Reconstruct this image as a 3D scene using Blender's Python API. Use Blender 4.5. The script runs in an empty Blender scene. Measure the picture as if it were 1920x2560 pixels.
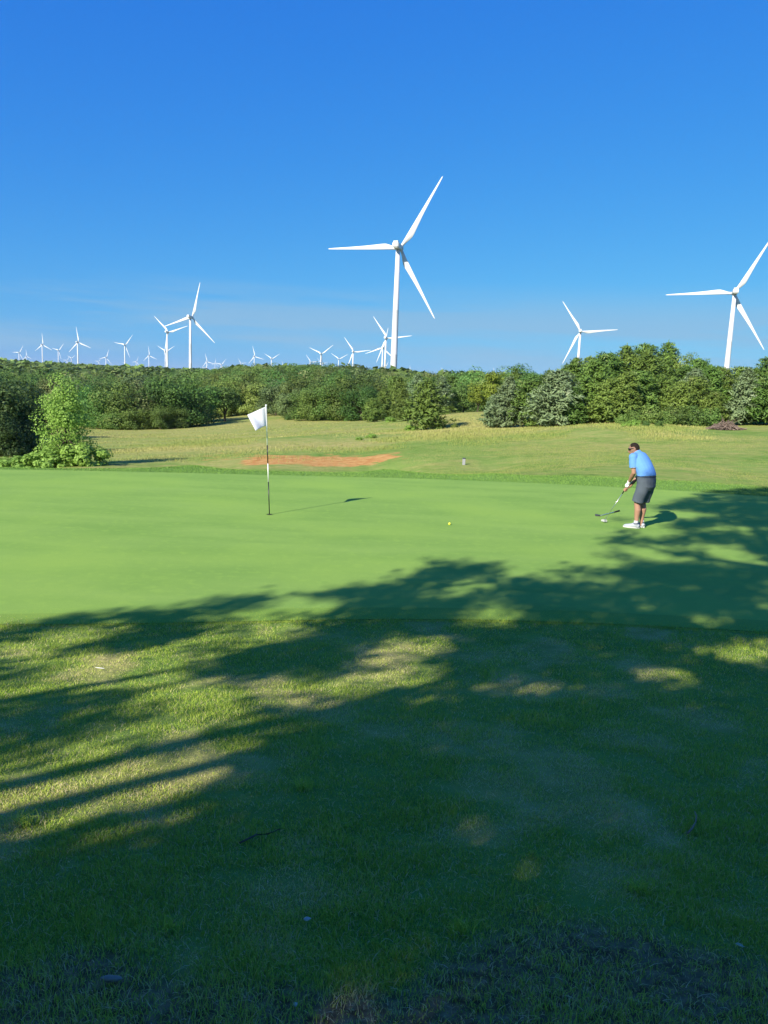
import bpy, bmesh, math, random
import numpy as np
from mathutils import Vector, Matrix, Quaternion

R = math.radians
HAZE = 0.00004
SC = bpy.context.scene
COL = SC.collection

# ---------------------------------------------------------------- camera
FPX, PITCH, ROLL, CAMZ = 1923.0, R(9.4), 0.037, 2.6      # focal length in photo pixels (1920 x 2560)
_fw = Vector((0, math.cos(PITCH), -math.sin(PITCH)))
_up0 = Vector((0, math.sin(PITCH), math.cos(PITCH)))
_rt0 = Vector((1, 0, 0))
_up = _up0 * math.cos(ROLL) - _rt0 * math.sin(ROLL)
_rt = _rt0 * math.cos(ROLL) + _up0 * math.sin(ROLL)
cam_d = bpy.data.cameras.new('camera')
cam = bpy.data.objects.new('camera', cam_d)
COL.objects.link(cam)
cam_d.sensor_fit = 'VERTICAL'
cam_d.sensor_height = 34.6
cam_d.lens = 34.6 * FPX / 2560
cam_d.clip_start = 0.05
cam_d.clip_end = 60000
m3 = Matrix((_rt, _up, -_fw)).transposed()
cam.matrix_world = Matrix.Translation((0, 0, CAMZ)) @ m3.to_4x4()
SC.camera = cam

# ---------------------------------------------------------------- sky, sun, exposure
SUN_EL = R(31.6)
SUN_H = Vector((-0.589, -0.808))                          # horizontal direction towards the sun
SUN = Vector((SUN_H.x * math.cos(SUN_EL), SUN_H.y * math.cos(SUN_EL), math.sin(SUN_EL)))
world = bpy.data.worlds.new('World')
SC.world = world
world.use_nodes = True
wn, wl = world.node_tree.nodes, world.node_tree.links
wn.clear()
sky = wn.new('ShaderNodeTexSky')
sky.sky_type = 'NISHITA'
sky.sun_disc = False
sky.sun_elevation = SUN_EL
sky.sun_rotation = math.atan2(SUN_H.x, SUN_H.y) % (2 * math.pi)
sky.altitude = 300
sky.air_density = 1.0
sky.dust_density = 0.8
sky.ozone_density = 3.0
# film-like response of the whole sky: deeper blue, gentler rise of brightness towards the horizon
sepc = wn.new('ShaderNodeSeparateColor'); comc = wn.new('ShaderNodeCombineColor')
wl.new(sky.outputs[0], sepc.inputs[0])
for ch, (k_, g_) in enumerate(((0.126, 1.27), (0.79, 0.75), (3.6, 0.22))):
    pw = wn.new('ShaderNodeMath'); pw.operation = 'POWER'; pw.inputs[1].default_value = g_
    mu = wn.new('ShaderNodeMath'); mu.operation = 'MULTIPLY'; mu.inputs[1].default_value = k_
    wl.new(sepc.outputs[ch], pw.inputs[0]); wl.new(pw.outputs[0], mu.inputs[0]); wl.new(mu.outputs[0], comc.inputs[ch])
# thin mauve cloud veils low over the horizon
tc = wn.new('ShaderNodeTexCoord')
sep = wn.new('ShaderNodeSeparateXYZ')
wl.new(tc.outputs['Generated'], sep.inputs[0])
mp = wn.new('ShaderNodeMapping')
mp.inputs['Scale'].default_value = (1.6, 1.6, 22)
mp.inputs['Location'].default_value = (0.9, 0.2, 0.4)
wl.new(tc.outputs['Generated'], mp.inputs['Vector'])
nz = wn.new('ShaderNodeTexNoise')
nz.inputs['Scale'].default_value = 1.5
nz.inputs['Detail'].default_value = 5
wl.new(mp.outputs[0], nz.inputs['Vector'])
cr = wn.new('ShaderNodeMapRange')
cr.inputs['From Min'].default_value = 0.44
cr.inputs['From Max'].default_value = 0.60
wl.new(nz.outputs['Fac'], cr.inputs['Value'])
b1 = wn.new('ShaderNodeMapRange'); b1.interpolation_type = 'SMOOTHSTEP'
b1.inputs['From Min'].default_value = 0.135; b1.inputs['From Max'].default_value = 0.075
wl.new(sep.outputs['Z'], b1.inputs['Value'])
b2 = wn.new('ShaderNodeMapRange'); b2.interpolation_type = 'SMOOTHSTEP'
b2.inputs['From Min'].default_value = 0.0; b2.inputs['From Max'].default_value = 0.05
wl.new(sep.outputs['Z'], b2.inputs['Value'])
ml = wn.new('ShaderNodeMath'); ml.operation = 'MULTIPLY'
wl.new(b1.outputs[0], ml.inputs[0]); wl.new(b2.outputs[0], ml.inputs[1])
ml2 = wn.new('ShaderNodeMath'); ml2.operation = 'MULTIPLY'
wl.new(ml.outputs[0], ml2.inputs[0]); wl.new(cr.outputs[0], ml2.inputs[1])
ml3 = wn.new('ShaderNodeMath'); ml3.operation = 'MULTIPLY'; ml3.inputs[1].default_value = 0.7
wl.new(ml2.outputs[0], ml3.inputs[0])
mx = wn.new('ShaderNodeMix'); mx.data_type = 'RGBA'
mx.inputs['B'].default_value = (1.75, 3.15, 4.6, 1)
wl.new(ml3.outputs[0], mx.inputs['Factor']); wl.new(comc.outputs[0], mx.inputs['A'])
bg = wn.new('ShaderNodeBackground')
bg.inputs['Strength'].default_value = 0.088
wl.new(mx.outputs['Result'], bg.inputs['Color'])
wo = wn.new('ShaderNodeOutputWorld')
wl.new(bg.outputs[0], wo.inputs[0])

sun_d = bpy.data.lights.new('sun', 'SUN')
sun_d.energy = 4.6
sun_d.angle = R(0.53)
sun_d.color = (1.0, 0.92, 0.79)
sun_o = bpy.data.objects.new('sun', sun_d)
COL.objects.link(sun_o)
sun_o.rotation_euler = SUN.to_track_quat('Z', 'Y').to_euler()
sun_o.location = SUN * 200

vs = SC.view_settings
vs.view_transform = 'Standard'; vs.look = 'None'; vs.gamma = 1.0; vs.use_curve_mapping = False
vs.exposure = 0.85
SC.cycles.max_bounces = 6
SC.cycles.transparent_max_bounces = 4

# ---------------------------------------------------------------- helpers
def ray(px, py):
    return _fw + _rt * ((px - 960) / FPX) + _up * ((1280 - py) / FPX)

def bearing(px, d, py=1000):
    """ground position (x, y) seen in column px at horizontal distance d"""
    r = ray(px, py)
    h = math.hypot(r.x, r.y)
    return r.x / h * d, r.y / h * d

def zat(px, py, d):
    r = ray(px, py)
    return CAMZ + r.z / math.hypot(r.x, r.y) * d

def srgb(r, g, b):
    f = lambda c: (c / 255 / 12.92) if c / 255 <= 0.04045 else ((c / 255 + 0.055) / 1.055) ** 2.4
    return (f(r), f(g), f(b), 1)

def link(o, parent=None):
    COL.objects.link(o)
    if parent is not None:
        o.parent = parent
    return o

def tag(o, label, cat=None, group=None, kind=None):
    if label: o['label'] = label
    if cat: o['category'] = cat
    if group: o['group'] = group
    if kind: o['kind'] = kind
    return o

def empty(name, loc, rz=0.0):
    o = bpy.data.objects.new(name, None)
    o.empty_display_size = 0.3
    o.location = loc
    o.rotation_euler = (0, 0, rz)
    return link(o)

def np_mesh(name, V, polys, mat=None, attrs=None, smooth=False):
    """polys: list of int arrays (n, k)"""
    me = bpy.data.meshes.new(name)
    V = np.asarray(V, dtype=np.float32)
    me.vertices.add(len(V))
    me.vertices.foreach_set('co', V.ravel())
    flat = np.concatenate([p.ravel() for p in polys]).astype(np.int32)
    tot = np.concatenate([np.full(len(p), p.shape[1]) for p in polys]).astype(np.int32)
    st = np.concatenate([[0], np.cumsum(tot)[:-1]]).astype(np.int32)
    me.loops.add(len(flat))
    me.loops.foreach_set('vertex_index', flat)
    me.polygons.add(len(tot))
    me.polygons.foreach_set('loop_start', st)
    me.polygons.foreach_set('loop_total', tot)
    if smooth:
        me.polygons.foreach_set('use_smooth', np.ones(len(tot), dtype=bool))
    for k, v in (attrs or {}).items():
        a = me.attributes.new(k, 'FLOAT', 'POINT')
        a.data.foreach_set('value', np.asarray(v, dtype=np.float32))
    me.update(calc_edges=True)
    me.validate()
    if mat: me.materials.append(mat)
    return me

def mobj(name, me, parent=None, mat=None):
    o = bpy.data.objects.new(name, me)
    if mat and not me.materials: me.materials.append(mat)
    return link(o, parent)

# value noise in numpy
_ng = np.random.default_rng(5).random((256, 256))
def vnoise(x, y):
    x = np.asarray(x, dtype=float); y = np.asarray(y, dtype=float)
    xi = np.floor(x).astype(int); yi = np.floor(y).astype(int)
    fx = x - xi; fy = y - yi
    fx = fx * fx * (3 - 2 * fx); fy = fy * fy * (3 - 2 * fy)
    g = lambda a, b: _ng[a % 256, b % 256]
    return (g(xi, yi) * (1 - fx) + g(xi + 1, yi) * fx) * (1 - fy) + (g(xi, yi + 1) * (1 - fx) + g(xi + 1, yi + 1) * fx) * fy
def fbm(x, y, o=4):
    s, a, t = 0, 0.5, 0
    for i in range(o):
        s = s + a * vnoise(x * 2 ** i + 17 * i, y * 2 ** i + 31 * i); t += a; a *= 0.5
    return s / t
def sstep(a, b, x):
    t = np.clip((x - a) / (b - a), 0, 1)
    return t * t * (3 - 2 * t)

# ---------------------------------------------------------------- materials
def newmat(name):
    m = bpy.data.materials.new(name); m.use_nodes = True
    n, l = m.node_tree.nodes, m.node_tree.links
    return m, n, l, n['Principled BSDF']

def mat_plain(name, col, rough=0.5, spec=0.3, metal=0.0, noise=0.0, nscale=20.0, bump=0.0):
    m, n, l, b = newmat(name)
    b.inputs['Base Color'].default_value = col
    b.inputs['Roughness'].default_value = rough
    b.inputs['Specular IOR Level'].default_value = spec
    b.inputs['Metallic'].default_value = metal
    if noise or bump:
        tc = n.new('ShaderNodeTexCoord'); t = n.new('ShaderNodeTexNoise')
        t.inputs['Scale'].default_value = nscale; t.inputs['Detail'].default_value = 4
        l.new(tc.outputs['Object'], t.inputs['Vector'])
    if noise:
        mr = n.new('ShaderNodeMapRange')
        mr.inputs['To Min'].default_value = 1 - noise; mr.inputs['To Max'].default_value = 1 + noise
        l.new(t.outputs['Fac'], mr.inputs['Value'])
        v = n.new('ShaderNodeVectorMath'); v.operation = 'SCALE'
        v.inputs[0].default_value = col[:3]
        l.new(mr.outputs[0], v.inputs['Scale'])
        l.new(v.outputs[0], b.inputs['Base Color'])
    if bump:
        bp = n.new('ShaderNodeBump'); bp.inputs['Strength'].default_value = bump; bp.inputs['Distance'].default_value = 0.01
        l.new(t.outputs['Fac'], bp.inputs['Height']); l.new(bp.outputs[0], b.inputs['Normal'])
    return m

def mat_leaf(name, ca, cb, cc=None, trans=0.28, rough=0.6, objvar=0.34, spec=0.25):
    """foliage: colour runs ca..cb by leaf (attribute v), a few leaves cc, each plant a little different"""
    m, n, l, b = newmat(name)
    at = n.new('ShaderNodeAttribute'); at.attribute_name = 'v'
    ramp = n.new('ShaderNodeValToRGB')
    ramp.color_ramp.elements[0].color = ca; ramp.color_ramp.elements[1].color = cb
    ramp.color_ramp.elements[1].position = 0.85
    if cc:
        e = ramp.color_ramp.elements.new(0.97); e.color = cc
    l.new(at.outputs['Fac'], ramp.inputs['Fac'])
    oi = n.new('ShaderNodeObjectInfo')
    mr = n.new('ShaderNodeMapRange')
    mr.inputs['To Min'].default_value = 1 - objvar; mr.inputs['To Max'].default_value = 1 + objvar
    l.new(oi.outputs['Random'], mr.inputs['Value'])
    hs = n.new('ShaderNodeHueSaturation')
    l.new(ramp.outputs[0], hs.inputs['Color']); l.new(mr.outputs[0], hs.inputs['Value'])
    mh = n.new('ShaderNodeMapRange')
    mh.inputs['To Min'].default_value = 0.5 + 0.03 * objvar * 3; mh.inputs['To Max'].default_value = 0.5 - 0.03 * objvar * 3
    mm = n.new('ShaderNodeMath'); mm.operation = 'MULTIPLY'; mm.inputs[1].default_value = 7.31
    fr = n.new('ShaderNodeMath'); fr.operation = 'FRACT'
    l.new(oi.outputs['Random'], mm.inputs[0]); l.new(mm.outputs[0], fr.inputs[0]); l.new(fr.outputs[0], mh.inputs['Value'])
    l.new(mh.outputs[0], hs.inputs['Hue'])
    l.new(hs.outputs[0], b.inputs['Base Color'])
    b.inputs['Roughness'].default_value = rough
    b.inputs['Specular IOR Level'].default_value = spec
    tr = n.new('ShaderNodeBsdfTranslucent'); l.new(hs.outputs[0], tr.inputs['Color'])
    ms = n.new('ShaderNodeMixShader'); ms.inputs[0].default_value = trans
    l.new(b.outputs[0], ms.inputs[1]); l.new(tr.outputs[0], ms.inputs[2])
    l.new(ms.outputs[0], n['Material Output'].inputs['Surface'])
    return m

def C(r, g, b): return (r, g, b, 1)
M = {}
M['bark'] = mat_plain('bark', C(.09, .07, .055), .9, .1, noise=.4, nscale=9, bump=.6)
M['oak'] = mat_leaf('oak_leaves', C(.036, .09, .016), C(.13, .225, .045), C(.19, .28, .08), trans=.2)
M['scrub'] = mat_leaf('scrub_leaves', C(.06, .12, .022), C(.185, .28, .06), C(.25, .31, .1), trans=.2)
M['greyoak'] = mat_leaf('dull_oak_leaves', C(.065, .11, .036), C(.18, .235, .08), C(.24, .25, .12), trans=.2)
M['cedar'] = mat_leaf('cedar_sprays', C(.045, .1, .016), C(.16, .25, .045), C(.22, .27, .08), trans=.12, objvar=.2)
M['bluecedar'] = mat_leaf('blue_cedar_sprays', C(.07, .115, .045), C(.21, .285, .13), C(.3, .36, .21), trans=.12, objvar=.1)
M['bright'] = mat_leaf('bright_leaves', C(.14, .26, .035), C(.31, .49, .095), C(.4, .54, .16), trans=.3, objvar=.05)
M['yellow'] = mat_leaf('yellow_green_leaves', C(.11, .17, .02), C(.24, .31, .04), C(.27, .33, .06), trans=.35, objvar=.08)
M['dark'] = mat_leaf('shade_darkened_leaves', C(.022, .05, .013), C(.075, .13, .032), None, trans=.2, objvar=.15)  # oak leaves darkened to stand in for shade on the left-edge trees
M['white'] = mat_plain('turbine_white', C(.64, .64, .635), .45, .4, noise=.07, nscale=.12)
M['dead'] = mat_plain('dead_wood', C(.2, .15, .12), .9, .1, noise=.3, nscale=6)

# ---------------------------------------------------------------- terrain
ctrl = []
def cp(px, py, d): ctrl.append((math.atan2(*bearing(px, d, py)), math.log(d), zat(px, py, d)))
def cz(az, d, z): ctrl.append((R(az), math.log(d), z))
for az, z24, z28, z33 in ((-45, -.05, -.75, -1.7), (-28, -.05, -.8, -1.8), (-14, -.04, -.75, -1.7), (0, -.03, -.75, -1.65), (8, -.03, -.45, -.85), (15, 0, -.10, -.25), (25, .0, -.05, -.15), (45, .0, -.05, -.1)):
    cz(az, 22, 0.0); cz(az, 24.3, z24); cz(az, 28, z28); cz(az, 33, z33)
for a in ((60, 1160, 46), (155, 1163, 42), (0, 1135, 62), (230, 1120, 75), (60, 1095, 95), (300, 1072, 140), (540, 1055, 158),
          (600, 1157, 41), (800, 1157, 41), (400, 1160, 42), (1000, 1152, 39), (700, 1131, 48), (900, 1127, 50), (420, 1130, 55),
          (800, 1090, 78), (850, 1062, 112), (740, 1053, 140), (990, 1056, 106), (650, 1036, 175), (600, 1028, 205), (1070, 1076, 85),
          (930, 1055, 122), (1150, 1036, 106), (1250, 1085, 74), (1150, 1095, 62), (1370, 1078, 72), (1500, 1073, 68), (1620, 1066, 68),
          (1720, 1066, 70), (1820, 1070, 71), (1910, 1060, 75), (1300, 1140, 38), (1600, 1150, 34), (1850, 1125, 42), (1500, 1112, 50),
          (1850, 1095, 58), (1100, 1148, 38), (1200, 1128, 44), (1650, 1100, 56)):
    cp(*a)
for az, d, z in ((-45, 45, -2.6), (-45, 100, -5), (-45, 160, -6.5), (45, 45, -.4), (45, 80, 0.2),
                 (-30, 240, -7), (-15, 240, -6.5), (-5, 240, -2.5), (5, 200, -2.2), (10, 150, -1), (18, 105, 1.6), (24, 110, 1.0), (45, 130, 1.5),
                 (-30, 450, -5), (-15, 450, -5), (-7, 300, 0.5), (0, 300, -0.6), (8, 300, -.5), (20, 300, 0.), (45, 300, 0),
                 (-45, 1000, 3), (-30, 1000, 3), (-15, 900, 0.5), (0, 800, -2), (10, 800, -3), (25, 800, -3), (45, 800, -3),
                 (-45, 4000, 6), (-25, 4000, 4), (-10, 4000, 0), (5, 4000, -4), (25, 4000, -6), (45, 4000, -6),
                 (-45, 14000, 0), (-15, 14000, 0), (15, 14000, 0), (45, 14000, 0)):
    cz(az, d, z)
_cp = np.array(ctrl)
_KX = 3.2
def _ker(r2): return np.where(r2 > 1e-12, 0.5 * r2 * np.log(np.maximum(r2, 1e-12)), 0.0)
_P = np.c_[_cp[:, 0] * _KX, _cp[:, 1]]
_n = len(_P)
_A = np.zeros((_n + 3, _n + 3))
_A[:_n, :_n] = _ker(((_P[:, None] - _P[None]) ** 2).sum(-1)) + np.eye(_n) * 0.004
_A[:_n, _n] = 1; _A[:_n, _n + 1:] = _P; _A[_n, :_n] = 1; _A[_n + 1:, :_n] = _P.T
_W = np.linalg.solve(_A, np.r_[_cp[:, 2], 0, 0, 0])

MOUNDS = ((1170, 70, .45, 6.0), (1420, 61, .5, 6.0), (1560, 57, .35, 4.5), (760, 66, .35, 6.0))
def terrain(x, y):
    x = np.atleast_1d(np.asarray(x, dtype=float)); y = np.atleast_1d(np.asarray(y, dtype=float))
    d = np.hypot(x, y); az = np.arctan2(x, y)
    back = np.abs(az) > R(70)
    a = np.clip(az, -R(45), R(45)) * _KX
    l = np.log(np.clip(d, 21, 14000))
    q = np.stack([a, l], -1)
    z = np.empty(len(x))
    for s in range(0, len(x), 20000):
        qq = q[s:s + 20000]
        z[s:s + 20000] = _ker(((qq[:, None] - _P[None]) ** 2).sum(-1)) @ _W[:_n] + _W[_n] + qq @ _W[_n + 1:]
    # bank on which the photographer stands, running down to the flat green
    yb = 8.1 + 0.04 * np.clip(x, -20, 20)
    s = 1 - y / yb
    s = np.clip(s, 0, 1)
    near = 1.08 * s ** 1.25
    near = np.where(y < 0, 1.08 + 0.17 * np.clip(-y, 0, 12), near)
    near = near + 0.05 * (fbm(x * 0.5, y * 0.5, 3) - .5) * np.clip(s * 3, 0, 1)
    near = near + 0.06 * (vnoise(x * 0.11 + 3, y * 0.11 + 9) - 0.5) * sstep(8, 10, y) * sstep(22, 20, y)
    k = sstep(22.0, 24.3, d)
    k = np.where(np.abs(az) > R(45), k * sstep(R(80), R(50), np.abs(az)), k)
    for bpx, bd, bh, bs in MOUNDS:
        mx_, my_ = bearing(bpx, bd)
        z = z + bh * np.exp(-((x - mx_) ** 2 + ((y - my_) * .8) ** 2) / (2 * bs * bs))
    return near * (1 - k) + z * k

def tz(x, y): return float(terrain([x], [y])[0])

# polar sheet: fine near the viewer, out to the horizon
def az_samples():
    fine = np.linspace(-R(36), R(36), 420)
    rest = np.linspace(R(36), 2 * math.pi - R(36), 90)[1:-1]
    return np.r_[fine, rest]
_az = az_samples(); _rr = np.r_[np.geomspace(0.6, 30, 190), np.geomspace(30, 14000, 330)[1:]]
AZ, RR = np.meshgrid(_az, _rr)
GX = np.r_[0.0, (np.sin(AZ) * RR).ravel()]; GY = np.r_[0.0, (np.cos(AZ) * RR).ravel()]
GZ = terrain(GX, GY)
na, nr = len(_az), len(_rr)
idx = 1 + np.arange(na * nr).reshape(nr, na)
nxt = np.roll(idx, -1, axis=1)
quads = np.stack([idx[:-1], idx[1:], nxt[1:], nxt[:-1]], -1).reshape(-1, 4)[:, ::-1]
tris = np.stack([np.zeros(na, int), idx[0], nxt[0]], -1)[:, ::-1]
# real ground cover by place: bare red soil, dry straw-coloured rough, mown turf
gd = np.hypot(GX, GY); gaz = np.arctan2(GX, GY)
def pxcol(px): return math.atan2(*bearing(px, 50.0))
nb = fbm(GX * .15, GY * .15, 4)
nbf = fbm(GX * .6 + 40, GY * .6, 4)
soil = sstep(pxcol(560), pxcol(660), gaz) * sstep(pxcol(1080), pxcol(930), gaz) * sstep(39.4, 41.2, gd + nbf * 2) * sstep(47.0, 43.0, gd + (nbf - .5) * 7)
soil = np.clip(soil * (0.35 + 1.3 * nbf), 0, 1)
s2 = sstep(pxcol(470), pxcol(520), gaz) * sstep(pxcol(650), pxcol(590), gaz) * sstep(41, 44, gd) * sstep(56, 50, gd + nbf * 3) * 0.35
soil = np.maximum(soil, s2)
dry = 0.5 * sstep(0.45, 0.65, nb) * sstep(24, 30, gd)
mound = sstep(pxcol(960), pxcol(1080), gaz) * sstep(pxcol(1720), pxcol(1560), gaz) * sstep(50, 58, gd + (gaz - .1) * 20) * sstep(150, 110, gd)
dry = np.maximum(dry, mound * (.65 + .5 * (nb - .3)))
lf = sstep(pxcol(1050), pxcol(900), gaz) * sstep(46, 52, gd)
dry = np.maximum(dry, lf * np.clip(.55 + .9 * (fbm(GX * .02 + 8, GY * .09, 3) - .5), 0, 1))
band = lf * np.exp(-((gd - 72 - 8 * gaz) / 7) ** 2) * sstep(pxcol(560), pxcol(700), gaz)
dry = dry * (1 - .75 * band)
mown = sstep(pxcol(1120), pxcol(1350), gaz) * sstep(24, 25, gd) * sstep(62, 54, gd)
bx_ = np.clip(.5 + 1.6 * (fbm(GX * .05 + 3, GY * .25, 3) - .5), 0, 1)
dry = np.where(mown > .3, np.maximum(dry * (1 - mown), .55 * bx_ * mown), dry)
dry = np.clip(dry, 0, 1)
dry = np.maximum(dry, .65 * sstep(.48, .68, fbm(GX * 1.7 + 70, GY * 1.7 + 3, 4)) * sstep(10, 8.5, gd))
# near the viewer: patches worn down to earth
wear = sstep(0.62, 0.80, fbm(GX * 1.1 + 5, GY * 1.1 + 2, 4) + .20 * sstep(2.7, 1.7, GY) + .06 * sstep(0, 1.6, GX) * sstep(4.5, 2.5, GY)) * sstep(3.5, 2.5, GY)

m, n, l, b = newmat('ground_turf')
def attr(nm):
    a = n.new('ShaderNodeAttribute'); a.attribute_name = nm; return a.outputs['Fac']
def mixc(f, a, bcol):
    x = n.new('ShaderNodeMix'); x.data_type = 'RGBA'
    if isinstance(f, float): x.inputs['Factor'].default_value = f
    else: l.new(f, x.inputs['Factor'])
    for s, v in (('A', a), ('B', bcol)):
        if isinstance(v, tuple): x.inputs[s].default_value = v
        else: l.new(v, x.inputs[s])
    return x.outputs['Result']
def noise(sc, det=4, dist=0.0, vec=None):
    t = n.new('ShaderNodeTexNoise'); t.inputs['Scale'].default_value = sc; t.inputs['Detail'].default_value = det
    t.inputs['Distortion'].default_value = dist
    l.new(vec or g_tc.outputs['Object'], t.inputs['Vector']); return t.outputs['Fac']
def mrange(v, a, bb, c=0.0, d=1.0):
    x = n.new('ShaderNodeMapRange'); x.inputs['From Min'].default_value = a; x.inputs['From Max'].default_value = bb
    x.inputs['To Min'].default_value = c; x.inputs['To Max'].default_value = d
    l.new(v, x.inputs['Value']); return x.outputs[0]
def madd(a, bb, op='ADD'):
    x = n.new('ShaderNodeMath'); x.operation = op; x.use_clamp = False
    for i, v in enumerate((a, bb)):
        if isinstance(v, float): x.inputs[i].default_value = v
        else: l.new(v, x.inputs[i])
    return x.outputs[0]
g_tc = n.new('ShaderNodeTexCoord')
grn = mixc(mrange(noise(2.2, 6), .35, .65), C(.11, .20, .035), C(.19, .285, .06))
grn = mixc(mrange(noise(.25, 4), .4, .65), grn, C(.20, .285, .065))
straw = mixc(mrange(noise(3.5, 6), .35, .65), C(.28, .27, .075), C(.43, .37, .14))
dryf = madd(attr('dry'), mrange(noise(.9, 5), .3, .7, -.35, .35))
dcl = n.new('ShaderNodeClamp'); l.new(dryf, dcl.inputs[0])
c1 = mixc(dcl.outputs[0], grn, straw)
red = mixc(mrange(noise(2.5, 6), .35, .65), C(.42, .19, .06), C(.54, .33, .12))
sf = madd(attr('soil'), mrange(noise(1.1, 6, .8), .3, .7, -.5, .35))
scl = n.new('ShaderNodeMapRange'); l.new(sf, scl.inputs['Value']); scl.inputs['From Min'].default_value = .25; scl.inputs['From Max'].default_value = .6
sm = madd(scl.outputs[0], attr('soil'), 'MULTIPLY'); sm = mrange(sm, 0, .5)
c2 = mixc(sm, c1, red)
earth = mixc(mrange(noise(22, 5), .35, .65), C(.10, .07, .035), C(.26, .19, .10))
c3 = mixc(attr('wear'), c2, earth)
l.new(c3, b.inputs['Base Color'])
b.inputs['Roughness'].default_value = .95; b.inputs['Specular IOR Level'].default_value = .03
bp = n.new('ShaderNodeBump'); bp.inputs['Strength'].default_value = .6; bp.inputs['Distance'].default_value = .05
l.new(madd(noise(9, 6), madd(noise(1.7, 5), 2.5, 'MULTIPLY')), bp.inputs['Height']); l.new(bp.outputs[0], b.inputs['Normal'])
M['ground'] = m

# under the green the rough ground is let down a little so the sheets never fight
def edge_front(x): return 8.15 + 0.085 * x - 0.006 * x * x + 0.18 * math.sin(x * .55 + 1)
def edge_back(x): return 21.55 + 0.03 * x - 0.012 * x * x + 0.15 * math.sin(x * .4)
GZ2 = GZ.copy()
ef = 8.15 + 0.085 * GX - 0.006 * GX ** 2 + 0.18 * np.sin(GX * .55 + 1)
eb = 21.55 + 0.03 * GX - 0.012 * GX ** 2 + 0.15 * np.sin(GX * .4)
GZ2 -= 0.05 * sstep(.3, .9, GY - ef) * sstep(.3, .9, eb - GY) * (np.abs(GX) < 14.6)
ground = mobj('ground', np_mesh('ground', np.c_[GX, GY, GZ2], [quads, tris], M['ground'],
              dict(dry=dry, soil=soil, wear=wear), smooth=True))
tag(ground, 'rolling turf and rough running out to the horizon', kind='structure')

def sheet(name, f0, f1, x0, x1, nx, ny, dz, mat):
    X = np.linspace(x0, x1, nx); T = np.linspace(0, 1, ny)
    a = np.array([f0(x) for x in X]); bb = np.array([f1(x) for x in X])
    Y = a[:, None] + (bb - a)[:, None] * T[None]
    XX = np.repeat(X[:, None], ny, 1)
    Z = terrain(XX.ravel(), Y.ravel()) + dz
    ii = np.arange(nx * ny).reshape(nx, ny)
    q = np.stack([ii[:-1, :-1], ii[1:, :-1], ii[1:, 1:], ii[:-1, 1:]], -1).reshape(-1, 4)
    o = mobj(name, np_mesh(name, np.c_[XX.ravel(), Y.ravel(), Z], [q], mat, smooth=True))
    return o

def mat_mown(name, ca, cb, cc, bump, ns):
    global n, l, g_tc
    m, n, l, b = newmat(name)
    g_tc = n.new('ShaderNodeTexCoord')
    mpn = n.new('ShaderNodeMapping'); mpn.inputs['Scale'].default_value = (.35, 1.3, 1); mpn.inputs['Rotation'].default_value = (0, 0, .12)
    l.new(g_tc.outputs['Object'], mpn.inputs['Vector'])
    c = mixc(mrange(noise(1.0, 5, .4, mpn.outputs[0]), .35, .68), ca, cb)
    c = mixc(mrange(noise(.35, 3), .45, .7), c, cc)
    c = mixc(mrange(noise(ns, 3), .3, .7, .0, .45), c, ca)
    c = mixc(mrange(noise(ns * .12, 4, .5), .52, .72, .0, .5), c, cc)
    c = mixc(mrange(noise(3.1, 2), .70, .74, .0, .35), c, ca)
    l.new(c, b.inputs['Base Color'])
    b.inputs['Roughness'].default_value = .95; b.inputs['Specular IOR Level'].default_value = .03
    bp = n.new('ShaderNodeBump'); bp.inputs['Strength'].default_value = bump; bp.inputs['Distance'].default_value = .01
    l.new(noise(ns * 2, 4), bp.inputs['Height']); l.new(bp.outputs[0], b.inputs['Normal'])
    return m
M['green'] = mat_mown('putting_green_turf', C(.185, .325, .07), C(.245, .385, .09), C(.265, .415, .082), .7, 60)
M['collar'] = mat_mown('collar_turf', C(.165, .29, .055), C(.21, .335, .068), C(.22, .335, .07), .6, 40)
o = sheet('putting_green', lambda x: edge_front(x) + .46, edge_back, -14.5, 14.5, 120, 70, .008, M['green'])
tag(o, 'smooth closely mown putting green', kind='structure')
o = sheet('green_collar', edge_front, lambda x: edge_front(x) + .46, -14.5, 14.5, 120, 5, .008, M['collar'])
tag(o, 'slightly longer mown collar along the near edge of the green', kind='structure')
M['fringe'] = mat_mown('fringe_turf', C(.12, .235, .05), C(.17, .29, .068), C(.15, .26, .06), .9, 14)
o = sheet('green_fringe', lambda x: edge_back(x) - .02, lambda x: edge_back(x) + 2.6, -14.5, 14.5, 120, 14, .004, M['fringe'])
tag(o, 'darker cut fringe grass behind the putting green', kind='structure')

# ---------------------------------------------------------------- plants
def tube_np(pts, rad, sides=7):
    """tapered tube -> V, quads"""
    pts = np.asarray(pts, float); k = len(pts)
    V = []
    for i in range(k):
        t = pts[min(i + 1, k - 1)] - pts[max(i - 1, 0)]
        t = t / (np.linalg.norm(t) + 1e-9)
        ref = np.array([1., 0, 0]) if abs(t[0]) < .8 else np.array([0, 1., 0])
        a = np.cross(t, ref); a /= np.linalg.norm(a); bb = np.cross(t, a)
        th = np.linspace(0, 2 * math.pi, sides, endpoint=False)
        V.append(pts[i] + rad[i] * (np.cos(th)[:, None] * a + np.sin(th)[:, None] * bb))
    V = np.concatenate(V)
    q = []
    for i in range(k - 1):
        for j in range(sides):
            q.append((i * sides + j, i * sides + (j + 1) % sides, (i + 1) * sides + (j + 1) % sides, (i + 1) * sides + j))
    return V, np.array(q)

def join_np(parts):
    V = []; Q = []; o = 0
    for v, q in parts:
        V.append(v); Q.append(q + o); o += len(v)
    return np.concatenate(V), np.concatenate(Q)

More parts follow.
